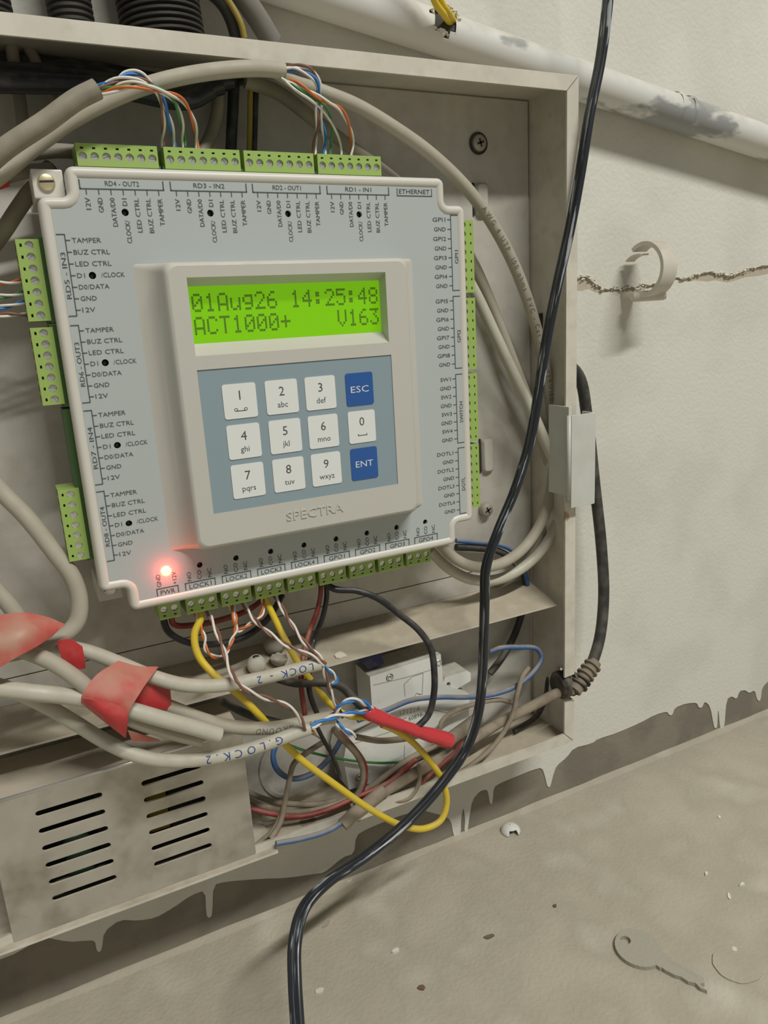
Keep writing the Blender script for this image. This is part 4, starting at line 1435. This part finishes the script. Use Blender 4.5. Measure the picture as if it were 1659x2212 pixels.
tag(wire('red_wire', [eb(27.6), at(375, 1348, -.036), at(420, 1350, -.033), at(480, 1338, -.028), at(535, 1318, -.022), at(575, 1290, -.014)], .0013, 'red'), 'dark red wire from the power terminal passing behind the lock terminals', 'wire')
tag(wire('black_wire', [eb(23.6), at(362, 1362, -.035), at(400, 1386, -.032), at(460, 1392, -.029), at(530, 1375, -.026), at(580, 1335, -.022), at(610, 1285, -.016)], .0015, 'black'), 'black wire curving from the power terminal under the lock terminals', 'wire')
tag(wire('yellow_wire', [eb(38.5), at(433, 1335, -.040), at(420, 1370, -.042), at(428, 1415, -.045), at(465, 1460, -.050), at(515, 1500, -.053), at(560, 1545, -.053), at(600, 1590, -.052), at(650, 1640, -.052), at(720, 1692, -.053), at(800, 1748, -.054),
                          at(865, 1782, -.055), at(915, 1790, -.055), at(952, 1772, -.055), at(965, 1735, -.054), at(955, 1685, -.053), at(925, 1640, -.052), at(890, 1602, -.052), at(850, 1575, -.055), at(825, 1565, -.056)], .00165, 'yellow', sides=10),
    'long yellow wire sagging in a loop below the breaker', 'wire')
tag(wire('yellow_wire', [eb(67.0), at(588, 1325, -.040), at(610, 1370, -.044), at(640, 1425, -.047), at(680, 1480, -.049), at(715, 1522, -.051), at(750, 1545, -.054), at(795, 1550, -.056)], .0015, 'yellow', sides=10),
    'shorter yellow wire running straight down to the red taped splice', 'wire')

# jumper pairs
j = thing('jumper_wires', at(470, 1400, -.05), 'orange and white twisted jumper hanging between the first two lock terminals', 'wire')
twisted([eb(36.2), at(430, 1345, -.041), at(442, 1380, -.044), at(446, 1405, -.046), at(465, 1419, -.047), at(486, 1412, -.047), at(500, 1385, -.046), at(510, 1355, -.043), eb(53.5)], 'white_w', 'orange_w', j, pitch=.011)
j = thing('jumper_wires', at(550, 1340, -.045), 'orange and white twisted jumper between the second and third lock terminals', 'wire')
twisted([eb(52.0), at(505, 1335, -.041), at(512, 1362, -.042), at(540, 1348, -.042), at(566, 1325, -.041), eb(67.5)], 'orange_w', 'white_w', j, pitch=.013)

SP = .0006
# pair into the lower marked cable
g2 = thing('marked_cable', at(480, 1640, -.06), 'pale cable with blue handwriting along the power supply top edge, lower of two', 'cable', 'marked lock cables')
j2 = catmull(px([(-80, 1470, -.045), (0, 1482, -.046), (90, 1520, -.048), (160, 1560, -.052), (225, 1600, -.056), (290, 1630, -.060), (360, 1643, -.062), (440, 1640, -.063), (520, 1624, -.063), (590, 1602, -.063), (640, 1583, -.063), (668, 1574, -.063)]))
obj('jacket', tube(j2, .0029, 14), 'greyclean', g2, sharp=60)
cable_print('handwriting', j2, .0029, 'G.LOCK.2', .098, .0034, 'ink', g2, Vector((-.3, -1, .35)).normalized(), flip=True, space=2.6)
twisted([eb(41.5), at(462, 1350, -.044), at(480, 1395, -.052), at(494, 1440, -.060), at(512, 1473, -.067), at(540, 1495, -.068), at(575, 1508, -.067), at(615, 1522, -.067), at(645, 1545, -.067), at(656, 1570, -.066), at(664, 1576, -.063)], 'white_w', 'brown_w', g2, r=.00062, pitch=.020)
wire('green_wire', [at(660, 1576, -.063), at(672, 1570, -.064), at(680, 1566, -.064)], .0006, 'green_w', g2, 6)
wire('copper_strand', [at(662, 1578, -.063), at(676, 1580, -.064), at(682, 1588, -.064)], .0005, 'copper', g2, 6)

g1 = thing('marked_cable', at(540, 1470, -.06), 'pale cable with blue handwriting crossing in front of the bent shelf, upper of two', 'cable', 'marked lock cables')
j1 = catmull(px([(-70, 1360, -.040), (20, 1372, -.041), (110, 1392, -.043), (190, 1408, -.046), (255, 1432, -.052), (330, 1462, -.058), (400, 1480, -.060), (470, 1481, -.060), (540, 1470, -.060), (610, 1454, -.060), (660, 1441, -.060), (690, 1434, -.060)]))
obj('jacket', tube(j1, .0029, 14), 'greyclean', g1, sharp=60)
cable_print('handwriting', j1, .0029, 'G - LOCK - 2', .113, .0032, 'ink', g1, Vector((-.3, -1, .25)).normalized(), flip=True, space=1.6)
twisted([eb(56.8), at(545, 1333, -.042), at(572, 1360, -.050), at(610, 1388, -.056), at(650, 1408, -.060), at(680, 1420, -.062), at(702, 1436, -.062)], 'white_w', 'brown_w', g1, r=.00062, pitch=.018)
twisted([eb(71.5), at(612, 1318, -.043), at(632, 1352, -.050), at(658, 1388, -.056), at(690, 1420, -.060), at(702, 1455, -.060), at(714, 1495, -.058), at(728, 1525, -.058), at(742, 1548, -.058)], 'white_w', 'brown_w', g1, r=.00062, pitch=.018, phase=1)
wire('orange_wire', [at(686, 1436, -.060), at(696, 1432, -.061), at(704, 1428, -.061)], .0006, 'orange_w', g1, 6)
twisted([at(688, 1436, -.060), at(705, 1444, -.060), at(722, 1458, -.060), at(727, 1470, -.060), at(716, 1478, -.060)], 'blue_w', 'white_w', g1, pitch=.010)

# middle printed cable running into the splice
g3 = thing('network_cable', at(600, 1570, -.058), 'grey printed network cable running behind the marked cable to the splice', 'cable', 'network cables in the box')
j3 = catmull(px([(300, 1500, -.052), (380, 1532, -.054), (450, 1558, -.055), (520, 1572, -.056), (590, 1572, -.057), (650, 1562, -.058), (700, 1552, -.058), (722, 1549, -.058)]))
obj('jacket', tube(j3, .0029, 14), 'grey', g3, sharp=60)
cable_print('jacket_print', j3, .0029, '2232  GROUND', .052, .0024, 'cableprint', g3, SIDE, flip=True, space=1.4)
twisted([at(672, 1572, -.065), at(700, 1556, -.063), at(735, 1545, -.062), at(770, 1540, -.061), at(800, 1534, -.058)], 'blue_w', 'white_w', g3, r=.00068, pitch=.017)
twisted([at(722, 1550, -.058), at(728, 1532, -.062), at(745, 1516, -.063), at(770, 1512, -.063), at(792, 1522, -.061), at(806, 1536, -.058)], 'white_w', 'blue_w', g3, r=.00068, pitch=.016, phase=1.1)
twisted([at(720, 1552, -.058), at(735, 1570, -.060), at(760, 1584, -.060), at(768, 1590, -.059)], 'blue_w', 'white_w', g3, r=.0006, pitch=.014)
wire('orange_wire', [at(720, 1546, -.058), at(726, 1536, -.061), at(724, 1528, -.062)], .0006, 'orange_w', g3, 6)

# two cut cable ends under the tape
j4 = tube(catmull(px([(-80, 1478, -.056), (0, 1488, -.057), (80, 1497, -.058), (160, 1506, -.060), (230, 1520, -.064), (290, 1536, -.067), (360, 1556, -.068), (420, 1572, -.068), (474, 1588, -.068)])), lambda t: .0032, 14)
tag(obj('cut_cable', j4, 'greyclean', sharp=60), 'cut pale cable end sticking out of the red tape, upper of two', 'cable', 'cut cable ends')
j5 = tube(catmull(px([(-80, 1360, -.050), (30, 1398, -.053), (110, 1430, -.056), (170, 1470, -.060), (225, 1520, -.063), (290, 1556, -.064), (350, 1576, -.064), (400, 1590, -.064), (435, 1597, -.064)])), .0030, 14)
tag(obj('cut_cable', j5, 'grey', sharp=60), 'cut grey cable end just below the upper cut end', 'cable', 'cut cable ends')

# cable coming down on the left
lc = tube(catmull(px([(-80, 960, -.030), (0, 1058, -.034), (60, 1120, -.037), (115, 1190, -.040), (158, 1250, -.042), (172, 1300, -.043), (165, 1345, -.044), (130, 1378, -.045), (70, 1400, -.045), (-20, 1420, -.044), (-90, 1440, -.04)])), .0033, 14)
tag(obj('network_cable', lc, 'grey', sharp=60), 'grey cable dropping down the left beside the terminals', 'cable', 'network cables in the box')
lc = tube(catmull(px([(-80, 1200, -.030), (-20, 1262, -.032), (30, 1320, -.034), (60, 1370, -.034), (90, 1420, -.034)])), .0032, 14)
tag(obj('network_cable', lc, 'grey', sharp=60), 'grey cable behind the dusty red tape flag at the left edge', 'cable', 'network cables in the box')

# red tapes


def ribbon(name, rows, mat, parent, th=.0003, sub=6):
    """sheet from rows of world points (each row the same count), smoothed along the rows"""
    R_ = [catmull(r_, sub) for r_ in rows]
    m = len(R_[0])
    cols = [catmull([R_[i][k] for i in range(len(R_))], 4) for k in range(m)] if len(R_) > 2 else [[R_[0][k], R_[1][k]] for k in range(m)]
    q = len(cols[0])
    V, Fc = [], []
    for k in range(m):
        for i in range(q):
            V.append(cols[k][i])
    for k in range(m - 1):
        for i in range(q - 1):
            Fc.append((k * q + i, k * q + i + 1, (k + 1) * q + i + 1, (k + 1) * q + i))
    bm = bmesh.new()
    vs = [bm.verts.new(v) for v in V]
    fs = [bm.faces.new([vs[i] for i in f]) for f in Fc]
    bm.normal_update()
    bmesh.ops.solidify(bm, geom=fs, thickness=th)
    bm.verts.index_update()
    r_ = ([v.co.copy() for v in bm.verts], [tuple(v.index for v in f.verts) for f in bm.faces])
    bm.free()
    return obj(name, r_, mat, parent, sharp=60)


t1 = thing('red_tape', at(40, 1400, -.055), 'dusty red tape flag wrapped round cables at the left edge', 'tape', 'red insulating tapes')
ribbon('tape_flag', [px([(-80, 1348, -.050), (-10, 1330, -.054), (50, 1323, -.056), (100, 1332, -.055), (142, 1349, -.053)]),
                     px([(-80, 1410, -.062), (-10, 1388, -.064), (50, 1370, -.064), (95, 1365, -.060), (128, 1360, -.056)]),
                     px([(-80, 1490, -.064), (0, 1442, -.066), (40, 1418, -.066), (80, 1396, -.063), (112, 1376, -.058)])], 'tapedust', t1)
ribbon('tape_tail', [px([(122, 1385, -.050), (150, 1380, -.050), (178, 1396, -.049)]), px([(135, 1425, -.050), (160, 1425, -.050), (184, 1430, -.049)]), px([(150, 1440, -.049), (170, 1446, -.049), (185, 1444, -.048)])], 'tape', t1)
t2 = thing('red_tape', at(250, 1560, -.07), 'bright red tape wrapped round the bunch of cut cables above the power supply', 'tape', 'red insulating tapes')
ribbon('tape_wrap', [px([(255, 1428, -.058), (205, 1462, -.066), (178, 1500, -.069), (176, 1518, -.068)]),
                     px([(300, 1440, -.059), (255, 1482, -.070), (225, 1530, -.073), (218, 1552, -.070)]),
                     px([(342, 1441, -.059), (300, 1500, -.071), (275, 1545, -.073), (270, 1592, -.068)])], 'tapedust', t2)
ribbon('tape_band', [px([(180, 1508, -.0705), (205, 1512, -.0735), (240, 1518, -.0745), (274, 1528, -.0735)]),
                     px([(190, 1524, -.071), (215, 1535, -.0745), (245, 1545, -.0755), (276, 1556, -.074)]),
                     px([(212, 1548, -.069), (232, 1565, -.072), (252, 1578, -.0725), (272, 1594, -.069)])], 'tape', t2)
ribbon('tape_tail', [px([(300, 1470, -.060), (330, 1476, -.058), (368, 1488, -.056)]), px([(292, 1510, -.061), (330, 1516, -.059), (370, 1524, -.056)]), px([(285, 1535, -.061), (325, 1530, -.059), (368, 1534, -.056)])], 'tape', t2)
ribbon('tape_under', [px([(276, 1578, -.066), (310, 1588, -.064), (345, 1600, -.060)]), px([(285, 1600, -.064), (315, 1602, -.062), (345, 1602, -.059)])], 'tapedust', t2)
# taped splice
sp = catmull(px([(785, 1533, -.057), (806, 1544, -.058), (835, 1556, -.059), (870, 1568, -.059), (910, 1582, -.059), (945, 1592, -.059), (972, 1601, -.059)]), 14)
shape = [(math.cos(w) * 1.0, math.sin(w)) for w in [math.tau * k / 14 for k in range(14)]]
spl = obj('taped_splice', tube(sp, lambda t: .0030 + .00030 * ((t * 6.3) % 1.0) + .0003 * math.sin(t * 9) + .0006 * max(0, t - .6) * 2 - (.0004 if t < .05 else 0), 14), 'tapeclean', sharp=60)
tag(spl, 'glossy red taped splice in front of the white breaker', 'tape')
tag(wire('black_wire', [mm(94.5, -PH - 7.5, -.0365), at(722, 1272, -.040), at(770, 1276, -.044), at(815, 1292, -.047), at(860, 1325, -.049), at(905, 1362, -.052), at(930, 1400, -.055), at(938, 1450, -.057), at(937, 1500, -.058), at(925, 1545, -.059), at(898, 1574, -.059)], .0016, 'black', sides=10),
    'glossy black wire arching from the first output terminal to the splice', 'wire')
tag(wire('red_wire', px([(690, 1235, -.030), (693, 1275, -.033), (685, 1320, -.032), (668, 1365, -.030), (655, 1420, -.044), (650, 1470, -.046), (655, 1520, -.044), (662, 1560, -.040)]), .0012, 'red'), 'dark red wire dropping between the fourth lock and first output terminals', 'wire')
tag(wire('black_wire', px([(700, 1238, -.030), (706, 1280, -.033), (698, 1330, -.032), (678, 1385, -.030), (668, 1440, -.045), (668, 1490, -.044), (680, 1530, -.040), (695, 1560, -.036)]), .0013, 'black'), 'black wire beside the dark red drop wire', 'wire')
tag(wire('black_wire', px([(600, 1466, -.042), (640, 1476, -.047), (690, 1474, -.050), (735, 1482, -.052), (765, 1510, -.054), (790, 1535, -.056)]), .0020, 'blackdust'), 'dusty black wire passing left of the breaker into the splice', 'wire')

# --- wires in the bottom of the box
def dw(name, track, r, mat, label, sides=8):
    return tag(wire(name, px(track), r, mat, sides=sides), label, 'wire', 'loose wires in the bottom of the box')


dw('blue_wire', [(772, 1556, -.034), (830, 1536, -.034), (890, 1512, -.034), (950, 1506, -.034), (1010, 1506, -.034), (1065, 1500, -.032), (1115, 1482, -.030), (1152, 1452, -.028), (1170, 1422, -.026), (1160, 1402, -.025), (1120, 1398, -.025), (1080, 1400, -.024), (1060, 1408, -.022)], .0014, 'bluedust',
   'blue wire arching across the breaker and looping back')
dw('grey_wire', [(1142, 1442, -.031), (1128, 1462, -.033), (1117, 1500, -.035), (1105, 1550, -.036), (1075, 1600, -.037), (1035, 1640, -.037), (985, 1675, -.036)], .0014, 'dusty', 'dust-coated wire curving down right of the black twin flex')
dw('grey_wire', [(948, 1590, -.036), (955, 1558, -.035), (985, 1535, -.034), (1030, 1520, -.033), (1075, 1512, -.030), (1110, 1518, -.027)], .0013, 'dusty', 'dust-coated wire curling over the lower right of the breaker')
dw('grey_wire', [(770, 1592, -.045), (820, 1600, -.046), (870, 1596, -.046), (905, 1588, -.044)], .0016, 'dusty', 'dust-coated wire passing behind the red splice')
dw('grey_sleeve', [(968, 1600, -.042), (1000, 1576, -.040), (1035, 1550, -.037)], .0034, 'dusty', 'dust-coated thick sleeve right of the red splice')
dw('grey_cable', [(1070, 1566, -.031), (1010, 1604, -.034), (950, 1640, -.037), (890, 1674, -.038), (840, 1705, -.037), (790, 1738, -.036)], .0030, 'dusty', 'dust-coated sheath running along the bottom of the box')
dw('grey_wire', [(1085, 1552, -.026), (1010, 1592, -.030), (940, 1612, -.031), (870, 1648, -.032), (800, 1700, -.031), (720, 1740, -.030), (640, 1755, -.028), (570, 1742, -.026), (525, 1722, -.022)], .0016, 'dusty', 'dust-coated wire sagging along the bottom beside the power supply, middle of three')
dw('grey_wire', [(1040, 1585, -.024), (950, 1622, -.026), (860, 1672, -.027), (790, 1708, -.026), (700, 1735, -.024), (620, 1736, -.022), (560, 1722, -.019), (520, 1702, -.016)], .0015, 'dusty', 'dust-coated wire sagging along the bottom, rearmost of three')
dw('red_wire', [(900, 1640, -.036), (840, 1690, -.036), (770, 1722, -.036), (700, 1752, -.035), (640, 1764, -.033), (580, 1756, -.031), (525, 1742, -.026)], .0014, 'red', 'dark red wire sagging along the bottom beside the power supply')
dw('blue_wire', [(596, 1822, -.0445), (650, 1812, -.0445), (705, 1796, -.0445), (745, 1772, -.043), (775, 1742, -.041), (800, 1722, -.038)], .0013, 'bluedust', 'blue wire lying along the front lip of the box')
dw('black_sleeve', [(740, 1782, -.043), (765, 1758, -.042), (795, 1734, -.041), (830, 1708, -.040)], .0033, 'dusty', 'dust-caked sleeve end at the bottom lip of the box', 12)
dw('blue_wire', [(600, 1598, -.030), (590, 1632, -.030), (600, 1664, -.030), (632, 1682, -.030), (672, 1672, -.030), (705, 1645, -.031), (730, 1610, -.032), (742, 1585, -.034)], .0014, 'bluedust', 'dark blue wire bent in a hook left of the breaker')
dw('brown_wire', [(720, 1575, -.042), (745, 1602, -.041), (772, 1632, -.040), (784, 1668, -.038), (776, 1708, -.036), (758, 1735, -.035)], .0015, 'dusty', 'dust-coated wire hooking down in front of the breaker edge')
dw('red_wire', [(735, 1582, -.040), (765, 1615, -.039), (788, 1650, -.038), (790, 1685, -.036), (780, 1715, -.035)], .0011, 'red', 'thin red wire beside the dust-coated hook')
dw('grey_wire', [(700, 1602, -.036), (660, 1628, -.037), (635, 1650, -.037), (624, 1690, -.036), (616, 1730, -.035), (604, 1780, -.035), (585, 1812, -.038)], .0014, 'dusty', 'dust-coated wire crossing the sagging bundle beside the power supply')
dw('green_wire', [(600, 1600, -.026), (660, 1622, -.027), (740, 1640, -.029), (820, 1648, -.030), (880, 1645, -.031)], .0007, 'green_w', 'thin green wire crossing the lower left of the breaker')
dw('black_wire', [(680, 1560, -.044), (700, 1600, -.043), (722, 1640, -.041), (735, 1680, -.039)], .0010, 'blackdust', 'thin black wire hanging left of the breaker')
dw('grey_wire', [(758, 1736, -.037), (766, 1756, -.039), (775, 1772, -.040), (786, 1755, -.040), (796, 1735, -.039)], .0008, 'dusty', 'thin dusty tie wire in a narrow loop')
dw('red_wire', [(1000, 1588, -.040), (985, 1622, -.040), (955, 1650, -.040), (920, 1682, -.040), (900, 1706, -.039), (880, 1722, -.038)], .0011, 'red', 'thin red wire under the end of the splice')
dw('white_wire', [(905, 1650, -.040), (905, 1690, -.041), (885, 1722, -.041), (850, 1730, -.040), (832, 1715, -.039)], .0012, 'dusty', 'short pale wire looping at the bottom lip')
dw('black_wire', [(1195, 1450, -.020), (1185, 1468, -.019), (1180, 1500, -.018), (1160, 1545, -.018), (1110, 1580, -.020)], .0016, 'blackdust', 'dusty black wire in the lower right corner of the box')
dw('grey_wire', [(520, 1860, -.036), (560, 1820, -.035), (590, 1792, -.034), (612, 1745, -.033)], .0011, 'dusty', 'thin wire rising from the tray corner')
dw('grey_cable', [(480, 1515, -.045), (540, 1545, -.042), (600, 1560, -.038), (650, 1572, -.034)], .0018, 'blackdust', 'dark wire in the shade below the shelf')

# --- cables in the dark upper left
tag(obj('network_cable', tube(catmull(px([(-80, 352, -.030), (0, 345, -.030), (60, 332, -.030), (120, 326, -.029), (185, 330, -.027)])), .0026, 12), 'greydark', sharp=60), 'dark grey cable just above the upper left corner of the controller', 'cable', 'network cables in the box')
tag(obj('network_cable', tube(catmull(px([(-80, 610, -.028), (0, 510, -.028), (40, 450, -.028), (72, 405, -.027), (110, 360, -.024)])), .0029, 12), 'greydark', sharp=60), 'dark grey cable slanting up to the corner screw of the controller', 'cable', 'network cables in the box')
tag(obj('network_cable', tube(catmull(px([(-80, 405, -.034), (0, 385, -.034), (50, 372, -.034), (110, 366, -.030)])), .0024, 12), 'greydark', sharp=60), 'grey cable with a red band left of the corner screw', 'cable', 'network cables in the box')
tag(obj('tape_band', tube(px([(-30, 398, -.034), (12, 384, -.034)]), .0030, 14), 'tape', sharp=60), 'small dark red tape band on a cable at the left edge', 'tape')
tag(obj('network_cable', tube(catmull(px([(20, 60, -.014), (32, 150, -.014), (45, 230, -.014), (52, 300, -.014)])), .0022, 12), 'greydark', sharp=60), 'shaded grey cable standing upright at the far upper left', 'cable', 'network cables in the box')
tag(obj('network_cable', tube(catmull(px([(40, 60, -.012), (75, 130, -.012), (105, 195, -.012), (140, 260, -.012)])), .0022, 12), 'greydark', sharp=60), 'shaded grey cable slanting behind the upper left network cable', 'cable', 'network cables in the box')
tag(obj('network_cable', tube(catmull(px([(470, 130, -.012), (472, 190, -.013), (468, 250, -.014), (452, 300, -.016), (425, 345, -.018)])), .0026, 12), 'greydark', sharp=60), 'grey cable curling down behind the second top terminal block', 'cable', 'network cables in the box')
tag(wire('black_cable', px([(512, 100, -.014), (506, 180, -.014), (502, 260, -.014), (498, 345, -.014)]), .0024, 'black'), 'black cable dropping behind the gap of the second and third top blocks', 'cable')
tag(wire('yellow_wire', px([(545, 130, -.016), (541, 200, -.016), (540, 270, -.016), (538, 345, -.016)]), .0012, 'yellowdirty'), 'yellow wire dropping behind the third top terminal block', 'wire')
tag(wire('black_wire', px([(556, 130, -.016), (553, 200, -.016), (551, 270, -.016), (549, 345, -.016)]), .0012, 'black'), 'black wire beside the yellow one behind the third top block', 'wire')
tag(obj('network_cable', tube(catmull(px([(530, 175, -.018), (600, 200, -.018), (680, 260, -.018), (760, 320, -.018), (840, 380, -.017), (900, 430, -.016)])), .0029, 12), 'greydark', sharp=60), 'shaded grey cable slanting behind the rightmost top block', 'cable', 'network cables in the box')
# pairs into the upper left block
lw = thing('left_pair_wires', at(10, 650, -.037), 'four coloured twisted pairs running into the upper left terminal block', 'wire')
for (a, b, v0, v1, v2) in (('orange_w', 'white_w', 612, 612, 606), ('green_w', 'white_w', 640, 640, 632), ('blue_w', 'white_w', 666, 662, 652), ('brown_w', 'white_w', 684, 680, 680)):
    ph = random.random() * 3
    zt = at(50, v2, -.037)
    twisted([at(-80, v0 + 10, -.034), at(-20, v0, -.036), at(15, v1, -.037), Vector((-.0085, -.0365, zt.z))], a, b, lw, pitch=.017, phase=ph)

# ================================================================== SMALL THINGS
# eggs on the shelf


def egg(name, c, r, label, mat, cut=None, group='small eggs on the shelf'):
    V, Fc = [], []
    n1, n2 = 14, 22
    k0 = 0 if cut is None else cut
    for i in range(n1 + 1):
        th = math.pi * (k0 + (1 - k0) * i / n1)
        for k in range(n2):
            ph = math.tau * k / n2
            j_ = 0 if (cut is None or i) else random.uniform(-.16, .2)
            V.append(Vector((c.x + r * math.sin(th + j_) * math.cos(ph), c.y + r * math.sin(th + j_) * math.sin(ph), c.z + r * 1.04 * math.cos(th + j_))))
    for i in range(n1):
        for k in range(n2):
            k2 = (k + 1) % n2
            Fc.append((i * n2 + k, (i + 1) * n2 + k, (i + 1) * n2 + k2, i * n2 + k2))
    o_ = obj(name, (V, Fc), mat)
    if cut is not None:
        md = o_.modifiers.new('wall', 'SOLIDIFY')
        md.thickness = .0004
    return tag(o_, label, 'egg', group)


e1 = at(553, 1427, -.0255)
egg('egg_shell', Vector((e1.x, e1.y, shelf_z(e1.y) + .0047)), .0045, 'whitest small round egg on the shelf, cracked at its top', 'egg', cut=.14)
e2 = at(592, 1394, -.0150)
egg('egg_shell', Vector((e2.x, e2.y, shelf_z(e2.y) + .0053)), .0051, 'dusty grey egg behind the whitest egg', 'eggdust')
e3 = at(603, 1426, -.0240)
egg('egg_shell', Vector((e3.x, e3.y, shelf_z(e3.y) + .0046)), .0044, 'broken open half shell beside the whitest egg', 'eggdust', cut=.52)


def flake(name, pts, z, th, mat, label, cat, group=None, warp=0.0):
    c = sum((Vector(q) for q in pts), Vector((0, 0))) / len(pts) if False else None
    o_ = obj(name, fixn(plate(pts, [], lambda a, b, d: Vector((a, b, d + warp * math.sin(a * 900))), z + th, z)), mat, smooth=False)
    return tag(o_, label, cat, group)


def blob(u, v, z, rx, ry, n=9, jag=.25, rot=0.0):
    c = atz(u, v, z)
    out = []
    for k in range(n):
        w = math.tau * k / n
        q = 1 + random.uniform(-jag, jag)
        x, y = rx * q * math.cos(w), ry * q * math.sin(w)
        out.append((c.x + x * math.cos(rot) - y * math.sin(rot), c.y + x * math.sin(rot) + y * math.cos(rot)))
    return out


fc = at(736, 1412, -.0285)
V = []
for q in range(9):
    w = math.tau * q / 9
    rr = .0028 * random.uniform(.7, 1.2)
    y_ = fc.y + rr * .8 * math.sin(w)
    V.append(Vector((fc.x + rr * math.cos(w), y_, shelf_z(y_) + .0002)))
V += [v + Vector((0, 0, .0007)) for v in V]
fo_ = obj('paint_flake', fixn((V, [tuple(range(9, 18)), tuple(reversed(range(9)))] + [(k, (k + 1) % 9, (k + 1) % 9 + 9, k + 9) for k in range(9)])), 'egg', smooth=False)
tag(fo_, 'pale flake lying on the bent shelf', 'flake')
# half shell on the floor
hs = atz(1103, 1796, 0.0)
V, Fc = [], []
n1, n2, r_ = 8, 24, .0062
for i in range(n1 + 1):
    th = math.pi * .5 * i / n1
    for k in range(n2):
        ph = math.tau * k / n2
        V.append(Vector((hs.x + r_ * math.sin(th) * math.cos(ph), hs.y + r_ * math.sin(th) * math.sin(ph), .0002 + r_ * .75 * math.cos(th))))
for i in range(n1):
    for k in range(n2):
        k2 = (k + 1) % n2
        if i > 3 and k in (15, 16, 17, 18):
            continue
        Fc.append((i * n2 + k, (i + 1) * n2 + k, (i + 1) * n2 + k2, i * n2 + k2))
hsO = obj('egg_shell', (V, Fc), 'chip')
hsO.modifiers.new('wall', 'SOLIDIFY').thickness = .0003
tag(hsO, 'white half shell on the floor near the wall with a bite out of it', 'egg shell')
# the dust-coated key on the floor
k0, k1 = atz(1381, 2053, 0), atz(1521, 2132, 0)
dk = (k1 - k0).normalized()
nk = Vector((-dk.y, dk.x, 0))
Lk = (k1 - k0).length
head = []
for q in range(27):
    w = math.radians(28 + (360 - 56) * q / 26)
    rr = .0118 * (1.0 - .10 * max(0, math.cos(w - math.radians(70))) ** 2)
    head.append((rr * math.cos(w), rr * math.sin(w)))
blade = [(.0108, -.0046), (.0128, -.0050), (.0135, -.0042), (.0150, -.0047), (.0200, -.0044), (.0225, -.0034), (.0260, -.0038), (.0290, -.0024), (.0315, -.0036), (.0345, -.0030), (Lk - .0015, -.0016), (Lk, 0.0004),
         (Lk - .0015, .0030), (.0200, .0034), (.0130, .0036)]
ko = head + blade
khole = [(x - .0072, y - .0005) for x, y in circle(0, 0, .0026, 14)]
kyo = obj('door_key', fixn(plate(ko, [khole], lambda a, b, d: k0 + dk * a + nk * b + Vector((0, 0, d)), .0021, .0)), 'floorkey', smooth=False)
gq = [k0 + dk * a + nk * b + Vector((0, 0, .00213)) for a, b in ((.0135, .0014), (Lk - .004, .0012), (Lk - .004, .0018), (.0135, .0020))]
obj('key_groove', (gq, [(0, 1, 2, 3)]), 'eggdust', kyo, smooth=False)
tag(kyo, 'dust-covered door key lying on the floor', 'key')
flake('floor_disc', blob(1592, 2085, 0, .0115, .0105, 22, .03), .0, .0007, 'floor', 'flat round dust-covered patch beside the key', 'disc')
for (u, v, rx, ry, mat, lb, cat) in ((855, 2055, .0024, .0010, 'chip', 'pointed white chip on the floor in front of the flex', 'chip'), (910, 2135, .0016, .0013, 'debris', 'dark brown crumb on the floor', 'crumb'),
                                     (1055, 2025, .0032, .0013, 'insect', 'dry leaf-like scrap on the floor left of the key', 'scrap'), (705, 1998, .0030, .0009, 'eggdust', 'thin pale sliver on the floor right of the flex', 'sliver'),
                                     (690, 2142, .0020, .0014, 'egg', 'cream crumb on the floor beside the flex bottom', 'crumb'), (1575, 1937, .0028, .0008, 'chip', 'lowest and longest of three white chips above the key', 'chip'),
                                     (1603, 1912, .0020, .0009, 'chip', 'rightmost of three white chips above the key', 'chip'), (1526, 1888, .0016, .0010, 'chip', 'uppermost of three white chips above the key', 'chip'),
                                     (1198, 1958, .0012, .0010, 'debris', 'tiny brown speck on the floor below the white half shell', 'speck'), (1554, 1766, .0014, .0008, 'chip', 'small white chip close to the foot of the wall', 'chip'),
                                     (1585, 2052, .0018, .0012, 'egg', 'cream crumb right of the key', 'crumb'), (755, 1905, .0018, .0010, 'egg', 'cream mortar crumb at the foot of the wall by the flex', 'crumb')):
    flake('floor_debris', blob(u, v, 0, rx, ry, 7 if rx > .002 else 6, .3, random.uniform(-.6, .9)), .0, .0006 + random.random() * .0006, mat, lb, cat, 'debris on the floor')
